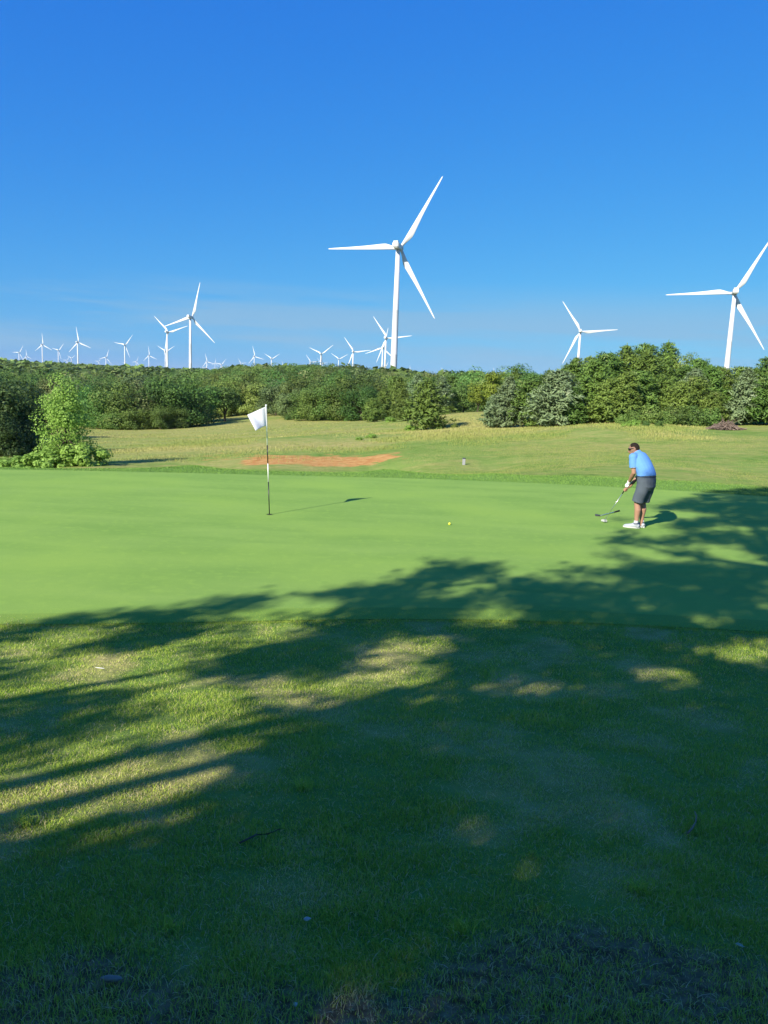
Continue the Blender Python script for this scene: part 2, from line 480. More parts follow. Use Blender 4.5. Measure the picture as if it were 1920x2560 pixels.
def leaf_cards(P, N, size, rng, aspect=.62, jit=.6, D=None):
    """diamond leaf cards at P facing about N; D: optional long axis"""
    k = len(P)
    Nn = N + rng.normal(0, jit, (k, 3)); Nn /= np.linalg.norm(Nn, axis=1)[:, None] + 1e-9
    A = rng.normal(0, 1, (k, 3)) if D is None else D + rng.normal(0, .25, (k, 3))
    A -= (A * Nn).sum(1)[:, None] * Nn; A /= np.linalg.norm(A, axis=1)[:, None] + 1e-9
    B = np.cross(Nn, A)
    s = np.asarray(size)[:, None] if np.ndim(size) else size * rng.uniform(.6, 1.25, (k, 1))
    V = np.stack([P - A * s * .5, P + B * s * .5 * aspect - A * s * .05, P + A * s * .5, P - B * s * .5 * aspect - A * s * .05], 1).reshape(-1, 3)
    q = np.arange(4 * k).reshape(k, 4)
    return V, q

def crown_mesh(name, mat, rx, rz, nlobe, nleaf, leaf, seed, zc=0.0, lobe_r=(.24, .40), flat=.5, top=1.0, shape=None):
    if shape is None and flat > .75: shape = lambda t: min(1.65, 1 / math.sqrt(max(.1, 1 - t * t))) if t < 0 else 1.0
    rng = np.random.default_rng(seed)
    P = []; N = []; vv = []
    lobes = []
    for i in range(nlobe):
        for _ in range(30):
            u = rng.normal(0, 1, 3); u /= np.linalg.norm(u)
            if u[2] > -flat: break
        rad = rng.uniform(.45, .86) if i > nlobe * .2 else rng.uniform(0, .4)
        c = np.array([u[0] * rx, u[1] * rx, u[2] * rz]) * rad
        if shape: c[:2] *= shape(c[2] / rz)
        lr = rng.uniform(*lobe_r) * min(rx, rz * 1.2)
        lobes.append((c, lr))
    if flat > .75:
        for i in range(int(nlobe * .4)):
            a_ = rng.uniform(0, 2 * math.pi); q_ = rng.uniform(.45, .92)
            lobes.append((np.array([math.cos(a_) * rx * q_, math.sin(a_) * rx * q_, -zc + rz * rng.uniform(.12, .42)]), rng.uniform(.2, .3) * min(rx, rz * 1.2)))
    for c, lr in lobes:
        k = max(6, int(nleaf / nlobe * (lr / (.32 * min(rx, rz * 1.2))) ** 2))
        u = rng.normal(0, 1, (k, 3)); u /= np.linalg.norm(u, axis=1)[:, None]
        rr = rng.uniform(.55, 1.08, (k, 1)) ** .6
        p = c + u * rr * lr * np.array([1.1, 1.1, .85])
        P.append(p); N.append(u * .9 + np.array([0, 0, .35]) + c / (np.linalg.norm(c) + .1) * .4)
        tone = rng.normal(0, .13)
        vv.append(np.clip(rng.uniform(.05, .95, k) * .55 + .22 + tone, 0, 1))
    P = np.concatenate(P); N = np.concatenate(N); vv = np.concatenate(vv)
    P[:, 2] += zc
    V, q = leaf_cards(P, N, leaf, rng, jit=.42)
    me = np_mesh(name, V, [q], mat, dict(v=np.repeat(vv, 4)))
    return me, [(c + np.array([0, 0, zc]), lr) for c, lr in lobes]

def trunk_mesh(name, lobes, h0, r0, seed, nl=7, lean=.1):
    rng = np.random.default_rng(seed)
    top = np.array([rng.normal(0, lean), rng.normal(0, lean), h0])
    parts = [tube_np([(0, 0, -.35), (0, 0, .05), top * np.array([.4, .4, .5]), top], [r0 * 1.5, r0 * 1.2, r0, r0 * .8], 9)]
    for i in rng.choice(len(lobes), min(nl, len(lobes)), replace=False):
        c = lobes[i][0]
        mid = top * .5 + c * .5 + rng.normal(0, .15, 3)
        parts.append(tube_np([top * .95, mid, c], [r0 * .55, r0 * .35, r0 * .1], 6))
    V, q = join_np(parts)
    return np_mesh(name, V, [q], M['bark'], smooth=True)

def cedar_mesh(name, mat, H, Rm, nbr, seed, spray=.44, lean=.0, fat=.8, per=1.0):
    """eastern red cedar: rising branches thick with narrow sprays, ragged outline"""
    rng = np.random.default_rng(seed)
    P = []; N = []; D = []; S = []; vv = []; br = []
    for i in range(nbr):
        t = (i + rng.random()) / nbr
        z = H * (.04 + .94 * t)
        prof = min(1, (t + .12) / .22) * (1 - t) ** fat + .05
        az = i * 2.39996 + rng.normal(0, .35)
        ln = Rm * prof * rng.uniform(.68, 1.22)
        rise = rng.uniform(.12, .5) + .5 * t
        d = np.array([math.cos(az), math.sin(az), rise]); d /= np.linalg.norm(d)
        k = int((7 + 20 * ln) * per)
        s = rng.uniform(.18, 1.0, k) ** .7
        wid = .30 * ln * (1.02 - s) + .10
        off = rng.normal(0, 1, (k, 3)) * wid[:, None] * np.array([1, 1, .6])
        p = np.array([0, 0, z]) + d * (s * ln)[:, None] + off
        p[:, 2] = np.maximum(p[:, 2], .06)
        P.append(p); D.append(d * 1.0 + np.array([.12, 0, .45]) + off * 1.2)
        N.append(off * 1.2 + d * .4 + np.array([0, 0, .55]))
        S.append(rng.uniform(.65, 1.25, k) * spray * (.75 + .4 * (1 - t)))
        vv.append(np.clip(.25 + .5 * s * rng.uniform(.5, 1.1, k) + rng.normal(0, .12), 0, 1))
        br.append((z, d, ln))
    # leader
    k = 14
    p = np.c_[rng.normal(0, .06, k), rng.normal(0, .06, k), rng.uniform(H * .93, H * 1.04, k)]
    P.append(p); D.append(np.tile([0.05, 0, 1.], (k, 1))); N.append(rng.normal(0, 1, (k, 3))); S.append(np.full(k, spray * .8)); vv.append(rng.uniform(.3, .8, k))
    P = np.concatenate(P); D = np.concatenate(D); N = np.concatenate(N); S = np.concatenate(S); vv = np.concatenate(vv)
    P[:, 0] += lean * P[:, 2]
    V, q = leaf_cards(P, N, S, rng, aspect=.27, jit=.42, D=D)
    me = np_mesh(name, V, [q], mat, dict(v=np.repeat(vv, 4)))
    parts = [tube_np([(0, 0, -.3), (lean * H * .4, 0, H * .4), (lean * H, 0, H * .97)], [.14, .09, .02], 7)]
    for i in range(0, nbr, 4):
        z, d, ln = br[i]
        s = np.array([lean * z, 0, z])
        parts.append(tube_np([s, s + d * ln * .8], [.03, .008], 4))
    Vt, qt = join_np(parts)
    return me, np_mesh(name + '_trunk', Vt, [qt], M['bark'], smooth=True)

class Plant:
    def __init__(s, name, crown, trunk, h):
        s.name, s.crown, s.trunk, s.h = name, crown, trunk, h
PL = {}
def add_broad(key, name, mat, H, rx, nlobe, nleaf, leaf, seed, low=.12, r0=.16, **k):
    rz = H * (1 - low) / 2 / .93
    zc = H - rz * .95
    me, lobes = crown_mesh(key + '_crown', mat, rx, rz, nlobe, nleaf, leaf, seed, zc, **k)
    PL[key] = Plant(name, me, trunk_mesh(key + '_trunk', lobes, H * max(low * 1.4, .2), r0, seed), H)
add_broad('oakA', 'oak_tree', M['oak'], 9, 4.6, 40, 7600, .33, 11, low=.03, flat=.85)
add_broad('oakB', 'oak_tree', M['oak'], 9, 4.0, 36, 7000, .32, 12, low=.05, flat=.8)
add_broad('oakC', 'oak_tree', M['scrub'], 8, 4.2, 36, 6800, .32, 13, low=.02, flat=.9)
add_broad('oakD', 'oak_tree', M['greyoak'], 8, 3.8, 34, 6400, .32, 14, low=.03, flat=.85)
add_broad('oakE', 'oak_tree', M['scrub'], 10, 4.2, 40, 7400, .33, 15, low=.03, flat=.85)
add_broad('oakF', 'oak_tree', M['oak'], 8, 3.4, 44, 4200, .40, 16, low=.12, r0=.2)
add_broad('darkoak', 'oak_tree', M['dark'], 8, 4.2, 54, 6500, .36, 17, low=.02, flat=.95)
add_broad('bushA', 'shrub', M['scrub'], 2.4, 1.7, 26, 2200, .22, 21, low=.0, r0=.05, flat=.9)
add_broad('bushB', 'shrub', M['bright'], 1.3, 1.3, 24, 2000, .16, 22, low=.0, r0=.04, flat=.9)
add_broad('yellow', 'young_tree', M['yellow'], 5.5, 2.1, 40, 3400, .30, 24, low=.06, r0=.09)
for i, (mt, H, Rm, nb_, fat) in enumerate((('cedar', 6, 2.6, 105, .5), ('cedar', 7, 2.5, 115, .58), ('bluecedar', 5.5, 2.6, 100, .52), ('cedar', 5, 2.5, 95, .42), ('bluecedar', 6.5, 2.3, 105, .62))):
    me, tr = cedar_mesh('cedar%d' % i, M[mt], H, Rm, nb_, 40 + i, lean=.03, fat=fat, per=1.7)
    PL['cedar%d' % i] = Plant('cedar_tree', me, tr, H)

RND = random.Random(8)
def plant(key, x, y, h, label, cat, group=None, wide=1.0, rz=None, sink=0.05):
    p = PL[key]
    s = h / p.h
    z = tz(x, y)
    e = empty(p.name, (x, y, z - sink), RND.uniform(0, 6.28) if rz is None else rz)
    e.scale = (s * wide, s * wide, s)
    mobj('crown', p.crown, e); mobj('trunk', p.trunk, e)
    tag(e, label, cat, group)
    return e
def plant_px(key, px, d, h, label, cat, group=None, **k):
    x, y = bearing(px, d)
    return plant(key, x, y, h, label, cat, group, **k)

# --- young bright tree on the left with its ragged foot of suckers
def bright_tree():
    H = 5.1
    me, lobes = crown_mesh('bright_crown', M['bright'], 1.6, 2.6, 80, 12000, .125, 77, 2.55, lobe_r=(.2, .36), flat=1.0,
                           shape=lambda t: 1.0 - .22 * max(t, 0) ** 1.6 + (.0 if t > -.6 else .15))
    PL['bright'] = Plant('young_tree', me, trunk_mesh('bright_trunk', lobes, 1.6, .08, 77, nl=14), H)
    plant_px('bright', 162, 42, 4.75, 'bright light green young tree standing alone beyond the green', 'tree', rz=.4)
bright_tree()
for px, d, h, w in ((40, 41, .8, 1.5), (80, 42, .85, 1.5), (120, 40.5, 1.0, 1.4), (205, 41, 1.25, 1.15), (0, 42.5, .75, 1.6)):
    plant_px('bushB', px, d, h, 'low bright green shrub at the foot of the light green young tree', 'shrub', 'low shrubs by the young tree', wide=w)
# --- trees in shade at the left edge, the shade put into their leaf colour
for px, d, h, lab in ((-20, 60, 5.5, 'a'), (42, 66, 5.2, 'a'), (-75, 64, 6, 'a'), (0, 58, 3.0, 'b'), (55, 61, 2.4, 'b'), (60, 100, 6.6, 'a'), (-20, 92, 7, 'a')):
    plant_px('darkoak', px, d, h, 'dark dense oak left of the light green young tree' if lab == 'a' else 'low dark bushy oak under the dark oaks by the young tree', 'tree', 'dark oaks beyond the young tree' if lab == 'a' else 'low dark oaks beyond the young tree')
# --- oaks along the far side of the fairway
ADJ = {'oakA': 'deep green spreading', 'oakB': 'deep green upright', 'oakC': 'light green', 'oakD': 'dull grey-green', 'oakE': 'light green tall', 'cedar0': 'broad yellow-green', 'cedar1': 'tall yellow-green',
       'cedar3': 'squat yellow-green', 'cedar4': 'pointed grey-green', 'bushA': 'mid green', 'bushB': 'bright green'}
def wood(rows, label, group, keys, cat='tree'):
    for px, d, h in rows:
        k = keys[RND.randrange(len(keys))]
        plant_px(k, px, d, h * RND.uniform(.82, 1.13), ADJ[k] + ' ' + label, cat, ADJ[k] + ' ' + group, wide=RND.uniform(.95, 1.25))
plant_px('oakF', 520, 156, 7.6, 'dark round oak with a bare trunk at the end of the oak clump', 'tree', wide=1.0)
plant_px('oakF', 562, 158, 7.3, 'dark oak standing at the open fairway end of the clump', 'tree', wide=1.15)
wood([(255, 140, 6.8), (300, 139, 8.8), (345, 141, 10), (395, 140, 10.5), (440, 142, 10), (475, 146, 9.2), (230, 150, 9), (275, 153, 9.5), (320, 155, 10), (370, 156, 11), (420, 158, 11), (460, 160, 10)],
     'oak in the clump across the fairway, left of the flag', 'oak clump across the fairway', ['oakA', 'oakB', 'oakD', 'oakA'])
wood([(335, 136, 4.5), (400, 136, 5), (445, 138, 4.4), (290, 136, 4)], 'low oak at the skirt of the clump across the fairway', 'low oaks at the skirt of the clump', ['oakA', 'oakC'])
# left background wood
rows = []
for d, h in ((175, 9), (205, 9.5), (240, 9.5), (285, 10), (335, 10)):
    for px in range(-60, 640, max(24, int(7600 / d))):
        rows.append((px + RND.uniform(-12, 12), d * RND.uniform(.96, 1.04), h))
wood(rows, 'oak in the wood filling the valley behind the oak clump', 'oaks of the valley wood', ['oakA', 'oakC', 'oakD', 'oakE', 'oakC'])
# central wood
wood([(640, 178, 8), (600, 205, 8.5), (690, 168, 8.5), (725, 150, 7.5), (665, 188, 9), (560, 215, 9)], 'oak at the edge of the wood where the fairway bends', 'oaks at the bend of the fairway', ['oakD', 'oakC', 'oakD'])
wood([(770, 141, 7.3), (800, 139, 7.6), (835, 138, 7), (870, 136, 7.3), (905, 132, 6.5), (790, 148, 8.8), (840, 150, 9), (885, 148, 8.6)], 'oak at the front of the wood behind the flag', 'oaks at the front of the wood', ['oakA', 'oakB', 'oakA'])
rows = []
for d, h in ((160, 8.5), (180, 9), (205, 9), (235, 9.5), (265, 9.5), (300, 9.5)):
    for px in range(590, 1260, max(26, int(7200 / d))):
        if d < 185 and px < 700: continue
        rows.append((px + RND.uniform(-12, 12), d * RND.uniform(.96, 1.04), h * (1.0 if px < 960 else .88)))
wood(rows, 'oak on the wooded rise below the tallest turbine', 'oaks of the wooded rise', ['oakC', 'oakE', 'oakA', 'oakC', 'oakD'])
# cedars
plant_px('cedar0', 1068, 84, 5.4, 'broad yellow-green cedar standing alone on the dry bank', 'tree', wide=1.22)
plant_px('cedar3', 932, 121, 3.6, 'small yellow-green cedar at the wood edge left of the lone broad cedar', 'tree', wide=1.1)
wood([(1010, 108, 5.2), (960, 128, 6), (1000, 134, 6.6), (1045, 125, 6.4), (1100, 120, 6.8), (985, 150, 7.5), (1060, 145, 7.4), (1130, 140, 7.5)],
     'cedar in the wood behind the lone broad cedar', 'cedars behind the lone cedar', ['cedar1', 'cedar4', 'cedar3', 'cedar0'])
plant_px('yellow', 1235, 112, 6.2, 'yellow-green young tree glowing between the cedars', 'tree')
plant_px('yellow', 1195, 118, 4.6, 'smaller yellow-green young tree left of the taller yellow-green one', 'tree')
wood([(1160, 125, 6), (1180, 140, 7.4), (1285, 120, 6.2), (1225, 135, 7.4), (1290, 140, 7.5), (1330, 112, 6)], 'tree in the wood between the two groups of cedars', 'trees between the cedars', ['oakC', 'cedar1', 'oakE'])
plant_px('cedar4', 1275, 76, 5.0, 'grey-green pointed cedar at the left end of the cedar thicket', 'tree', wide=1.15)
plant_px('cedar2', 1240, 78, 3.2, 'small blue-grey cedar at the foot of the pointed grey-green cedar', 'tree', wide=1.1)
plant_px('cedar3', 1330, 76, 4.4, 'yellow-green cedar between the grey-green cedars', 'tree', wide=1.1)
plant_px('cedar2', 1395, 71, 4.9, 'broad blue-grey cedar at the front of the thicket', 'tree', wide=1.3)
wood([(1365, 82, 5.5), (1430, 80, 6.2), (1480, 74, 5.0), (1520, 70, 3.8), (1440, 70, 3.2), (1560, 71, 4.3), (1600, 74, 5), (1510, 82, 6.2), (1560, 84, 6.3), (1610, 84, 6.2), (1650, 76, 4.8), (1660, 88, 5.7), (1470, 90, 6.0), (1540, 96, 6.3), (1600, 98, 6.7), (1655, 100, 6.8), (1700, 90, 5.5), (1420, 96, 6)],
     'cedar in the thicket on the slope behind the golfer', 'cedars of the thicket', ['cedar0', 'cedar1', 'cedar3', 'cedar1', 'cedar0', 'cedar4'])
plant_px('oakE', 1712, 99, 6.6, 'round leafy oak rising out of the top of the cedar thicket', 'tree', wide=.8)
plant_px('oakB', 1545, 90, 6.1, 'dark leafy tree in the middle of the cedar thicket', 'tree', wide=.8)
wood([(1700, 73, 3.4), (1740, 75, 4.0), (1770, 80, 4.5), (1740, 92, 5.0), (1800, 84, 4.5), (1790, 95, 4.9), (1840, 85, 4.5), (1880, 80, 4.8), (1925, 82, 5.3), (1960, 84, 5.4), (1900, 92, 5.1), (1850, 98, 4.6), (1790, 74, 3.2), (1935, 74, 4.4)],
     'cedar in the hedge-like row right of the thicket', 'cedars right of the thicket', ['cedar0', 'cedar1', 'cedar3', 'cedar0'])
plant_px('cedar2', 1728, 79, 4.6, 'blue-grey cedar rising above the green cedars right of the thicket', 'tree', wide=.9)
plant_px('cedar4', 1862, 74, 4.9, 'grey-green cedar behind the heap of dead branches', 'tree', wide=1.0)
wood([(1590, 68.5, 1.3), (1630, 68, 1.4), (1670, 69, 1.2), (1560, 68, 1.0), (1690, 69.5, 1.5), (1740, 71, 1.8), (1780, 72, 1.7)], 'shrub at the foot of the cedar thicket', 'shrubs below the cedars', ['bushA', 'bushA'], 'shrub')
wood([(1590, 60, .55), (1620, 61, .6), (1655, 62, .5), (1570, 59, .45)], 'small weedy bush on the edge of the mown slope', 'weedy bushes on the slope', ['bushB', 'bushA'], 'shrub')
wood([(980, 110, .9), (1030, 84, .7), (1105, 84, .8), (1140, 84, .6), (870, 132, 1.0), (720, 146, 1.0), (900, 60, .4), (930, 62, .5)], 'little weedy bush at the edge of the rough', 'little bushes in the rough', ['bushA', 'bushB'], 'shrub')

# --- far woods that read as one mass
def far_wood(name, specs, label, mat, seed, leafk=26):
    rng = np.random.default_rng(seed)
    P = []; N = []; S = []; vv = []
    for px0, px1, d0, d1, cnt, h in specs:
        for i in range(cnt):
            d = math.exp(rng.uniform(math.log(d0), math.log(d1)))
            x, y = bearing(rng.uniform(px0, px1), d)
            z = None
            P.append((x, y, d)); S.append(h * rng.uniform(.75, 1.15))
    P = np.array(P); S = np.array(S)
    z = terrain(P[:, 0], P[:, 1])
    k = leafk
    u = rng.normal(0, 1, (len(P), k, 3)); u[..., 2] = np.abs(u[..., 2]) - .25; u /= np.linalg.norm(u, axis=2)[..., None]
    rx = S * rng.uniform(.5, .75, len(S))
    c = np.c_[P[:, 0], P[:, 1], z + S * .5]
    ext = np.stack([rx, rx, S * .52], -1)[:, None]
    pts = c[:, None] + u * ext * rng.uniform(.75, 1.05, (len(P), k, 1))
    nrm = u + np.array([0, 0, .3])
    size = np.repeat(rx * 1.05, k) * rng.uniform(.7, 1.2, len(P) * k) * math.sqrt(22 / k)
    tone = np.repeat(rng.uniform(.15, .85, len(P)), k) + rng.normal(0, .12, len(P) * k)
    V, q = leaf_cards(pts.reshape(-1, 3), nrm.reshape(-1, 3), size, rng, aspect=.8, jit=.35)
    o = mobj(name, np_mesh(name, V, [q], mat, dict(v=np.repeat(np.clip(tone, 0, 1), 4))))
    return tag(o, label, 'woodland', kind='stuff')
far_wood('valley_woodland', [(-200, 2100, 350, 900, 2300, 9.5)], 'massed oak canopy beyond the fairway woods', M['scrub'], 91, 64)
far_wood('distant_woodland', [(-200, 2100, 900, 2600, 3200, 11), (-200, 2100, 2600, 7000, 1500, 12)],
         'hazy green distant woodland along the horizon below the turbines', M['scrub'], 92, 18)

# ---------------------------------------------------------------- wind turbines
HUBH, BR = 80.0, 45.0
def lathe(prof, sides=24):
    V = []; q = []
    for r_, z_ in prof:
        th = np.linspace(0, 2 * math.pi, sides, endpoint=False)
        V.append(np.c_[np.cos(th) * r_, np.sin(th) * r_, np.full(sides, z_)])
    k = len(prof)
    for i in range(k - 1):
        for j in range(sides):
            q.append((i * sides + j, i * sides + (j + 1) % sides, (i + 1) * sides + (j + 1) % sides, (i + 1) * sides + j))
    return np.concatenate(V), np.array(q)
V, q = lathe([(2.12, -6), (2.08, 0), (1.93, 20), (1.96, 20.15), (1.92, 20.3), (1.68, 45), (1.71, 45.15), (1.67, 45.3), (1.25, HUBH - 1.7), (0.02, HUBH - 1.6)])
tower_me = np_mesh('turbine_tower', V, [q], M['white'], smooth=True)
def nacelle_mesh():
    bm = bmesh.new()
    bmesh.ops.create_cube(bm, size=1)
    for v in bm.verts:
        v.co = Vector((v.co.x * 3.5, v.co.y * 9.4 - 1.6, v.co.z * 3.7))
        if v.co.y < -2 and v.co.z < 0: v.co.z += .7
        if v.co.y > 0: v.co.x *= .9; v.co.z *= .93
    bmesh.ops.bevel(bm, geom=bm.edges[:], offset=.45, segments=3, affect='EDGES')
    r2 = bmesh.ops.create_cube(bm, size=1)          # cooler housing on the roof
    for v in r2['verts']: v.co = Vector((v.co.x * 2.7, v.co.y * 1.6 - 4.6, v.co.z * .9 + 2.1))
    me = bpy.data.meshes.new('nacelle'); bm.to_mesh(me); bm.free()
    me.materials.append(M['white'])
    for p in me.polygons: p.use_smooth = False
    return me
nacelle_me = nacelle_mesh()
V, q = lathe([(1.72, -1.3), (1.8, -.4), (1.75, .6), (1.4, 1.5), (.8, 2.1), (.02, 2.3)], 20)
V = np.c_[V[:, 0], V[:, 2], V[:, 1]]
hub_me = np_mesh('rotor_hub', V, [q[:, ::-1]], M['white'], smooth=True)
def blade_mesh():
    st = [(0.8, 1.75, 1.0, 0, 0), (2.5, 1.75, 1.0, 0, 0), (4.2, 2.1, .75, .25, 16), (6.5, 2.9, .42, .72, 14), (9, 3.5, .28, 1.05, 11), (11, 3.45, .25, 1.02, 9), (15, 2.95, .22, .82, 7),
          (21, 2.3, .19, .55, 4), (28, 1.7, .17, .34, 2), (35, 1.22, .16, .2, 1), (41, .85, .15, .1, 0), (44, .55, .14, .04, 0), (44.9, .22, .14, 0, 0)]
    K = 14; V = []
    for s, chord, th, off, tw in st:
        for j in range(K):
            a = 2 * math.pi * j / K
            x = math.cos(a) * chord / 2; y = math.sin(a) * chord * th / 2
            if th < .9 and x > 0: y *= 1 - .75 * (x / (chord / 2))
            t = R(tw); x, y = x * math.cos(t) - y * math.sin(t), x * math.sin(t) + y * math.cos(t)
            V.append((x + off, y + .0009 * s * s * .4, s))
    q = []
    for i in range(len(st) - 1):
        for j in range(K): q.append((i * K + j, i * K + (j + 1) % K, (i + 1) * K + (j + 1) % K, (i + 1) * K + j))
    V.append((0, 0.7, 45.0)); t = len(V) - 1; e = (len(st) - 1) * K
    tr = [(e + j, e + (j + 1) % K, t) for j in range(K)]
    return np_mesh('rotor_blade', V, [np.array(q), np.array(tr)], M['white'])
blade_me = blade_mesh()
YAW = 17.0
def turbine(px, py, s, ang, label, group=None, yaw=YAW):
    d = FPX * BR / s
    r = ray(px, py)
    r = r / r.dot(_fw)
    hub = Vector((0, 0, CAMZ)) + r * d
    ax = Vector((math.sin(R(yaw)), math.cos(R(yaw)), 0))
    base = hub - ax * 4.6
    gz = tz(base.x, base.y)
    e = empty('wind_turbine', (base.x, base.y, gz), -R(yaw))
    hh = hub.z - gz
    t = mobj('tower', tower_me, e); t.scale = (1, 1, hh / HUBH)
    nn = mobj('nacelle', nacelle_me, e); nn.location = (0, 0, hh)
    hb = mobj('rotor_hub', hub_me, e); hb.location = (0, 4.6, hh)
    # first blade turned so that it shows at the photographed slant
    rel = math.atan2(r.x, r.y) - R(yaw)
    th = math.atan2(math.sin(R(ang)) * abs(math.cos(rel)), math.cos(R(ang)))
    for k in range(3):
        bl = mobj('rotor_blade', blade_me, e)
        bl.location = (0, 4.6, hh); bl.rotation_euler = (0, math.pi / 2 - (th + k * 2 * math.pi / 3), 0)
    tag(e, label, 'wind turbine', group)
turbine(1001, 621, 195, 60.4, 'tallest white wind turbine rising behind the wood above the flagstick')
turbine(1835, 733, 161, 181.5, 'tall white wind turbine behind the cedars right of the golfer')
turbine(1451.6, 829, 89, 4, 'white wind turbine above the left shoulder of the cedar thicket')
turbine(480.4, 793.6, 88, 77.7, 'tallest turbine of the distant group left of the flag')
turbine(421, 830.5, 57, 131.6, 'second tallest distant turbine, its blade crossing its taller neighbour on the right')
turbine(967.3, 845.6, 66, 124.5, 'turbine half hidden beside the tower of the tallest turbine', yaw=20)
turbine(958.5, 869.6, 51, 199, 'turbine with a low left blade just left of the tallest turbine')
far = [(2, 900, 12.5, -9.5), (48.6, 881.7, 21.5, 178), (66.6, 890.6, 17, 95), (107, 861.7, 29, 93), (147, 876, 23.5, 56), (167.8, 901, 13, 174), (178.8, 895.6, 14.5, 149),
       (196.2, 855.6, 39, 97.6), (246.5, 904, 11.5, 169), (266, 893.5, 22, 73.6), (313.4, 862.3, 33, 55.5), (312, 907.5, 8.5, 170), (341.4, 904, 15, 72), (373.3, 889, 23, 96), (414.6, 879, 28, 146),
       (517.6, 904, 21, 104), (538, 907.7, 12.5, 85), (553.8, 911.5, 19, 53), (515, 919, 12, 180), (602, 908, 15, 122), (637, 891, 27, 103), (679.7, 897, 25.5, 147),
       (707, 921, 17, 95), (776.6, 905, 22, 124), (804, 885, 38.5, 154), (803, 908.6, 17, 128), (847.5, 897.6, 26, 146), (884.5, 879.7, 45, 125.3),
       (963.5, 917.7, 18, 180), (1025, 932, 19, 93), (1112, 932, 17, 130), (1145, 943, 14, 98), (1239, 938, 20, 112)]
for i, (px, py, s, a) in enumerate(far):
    if px < 450:
        lab, g = 'small far white wind turbine on the skyline left of the tall pair of turbines', 'far turbines on the left skyline'
    elif px < 950:
        lab, g = 'small far white wind turbine on the skyline between the tall pair and the tallest turbine', 'far turbines above the central wood'
    else:
        lab, g = 'far turbine whose blades just show above the trees right of the tallest turbine', 'far turbines peeping over the trees'
    turbine(px, py, s, a, lab, g, yaw=YAW + RND.uniform(-5, 5))

# ---------------------------------------------------------------- shade trees behind the photographer
# crowns stand behind and above the viewer; their leaves throw the dappled shade over bank and green
def to_px(x, y, z):
    v = Vector((x, y, z - CAMZ)); w = v.dot(_fw)
    if w < .2: return None
    return 960 + FPX * v.dot(_rt) / w, 1280 - FPX * v.dot(_up) / w
K_ = 1920 / 1659
SHADE_EDGE = [(-400, 1480), (0, 1382), (150, 1340), (330, 1316), (480, 1296), (650, 1280), (780, 1268), (870, 1248), (950, 1214), (1010, 1208), (1075, 1220), (1095, 1246), (1150, 1250), (1230, 1232), (1290, 1220), (1325, 1195), (1345, 1165), (1345, 1120), (1400, 1108), (1480, 1078), (1560, 1058), (1659, 1052), (2100, 1000)]
LIT = [(150, 1388, 125, 18, 12), (565, 1323, 60, 8, 5), (695, 1298, 50, 12, 5), (610, 1363, 75, 17, 8), (465, 1380, 50, 10, 10), (310, 1443, 75, 22, 12), (440, 1418, 50, 10, 5), (360, 1473, 150, 11, 6), (515, 1483, 55, 12, 20), (45, 1518, 45, 12, 15), (45, 1488, 45, 9, 10), (320, 1533, 40, 12, 8), (410, 1548, 50, 18, 25), (695, 1483, 65, 17, 30), (250, 1628, 75, 19, 10), (370, 1633, 45, 16, 10), (480, 1648, 70, 34, 25), (615, 1593, 75, 17, 15), (750, 1573, 35, 14, 15), (100, 1693, 110, 24, 8), (190, 1733, 165, 34, 8), (75, 1778, 85, 24, 5), (525, 1768, 75, 18, 12), (510, 1568, 30, 12, 20), (110, 1585, 45, 9, 8), (910, 1392, 62, 12, 3), (905, 1468, 26, 44, -12), (1020, 1268, 52, 9, 6), (1075, 1325, 60, 10, 6), (810, 1452, 30, 11, 6), (1065, 1475, 24, 10, 0), (1160, 1480, 34, 12, 4), (1300, 1464, 48, 10, -4), (1480, 1452, 44, 12, -8), (1530, 1400, 38, 8, 4), (1630, 1400, 46, 26, 0), (1500, 1520, 42, 9, 2), (1110, 1722, 36, 30, 48), (920, 1885, 46, 10, 4), (1430, 1150, 34, 5, 6), (1500, 1112, 40, 5, 5), (1530, 1180, 44, 6, 3), (1610, 1205, 40, 7, 4), (1385, 1185, 44, 7, 10), (1350, 1214, 36, 6, 8), (1450, 1205, 36, 5, 4), (1590, 1140, 36, 5, 4), (1300, 1250, 36, 5, 5), (990, 1386, 22, 8, 0), (1330, 1408, 30, 7, 3)]
def is_lit(px, py, edge=True):
    px /= K_; py /= K_
    for (x0, y0), (x1, y1) in zip(SHADE_EDGE, SHADE_EDGE[1:]):
        if x0 <= px < x1:
            if edge and py < y0 + (y1 - y0) * (px - x0) / (x1 - x0): return True
            break
    for cx, cy, rx, ry, a in LIT:
        dx, dy = px - cx, -(py - cy)
        c, s = math.cos(R(a)), math.sin(R(a))
        u, v = dx * c + dy * s, -dx * s + dy * c
        if (u / rx) ** 2 + (v / ry) ** 2 < (1.3 if cx < 760 and cy > 1370 else 1.05): return True
    return False
M['shadeoak'] = mat_leaf('shade_oak_leaves', C(.10, .18, .03), C(.20, .31, .06), None, trans=.5, spec=.1)
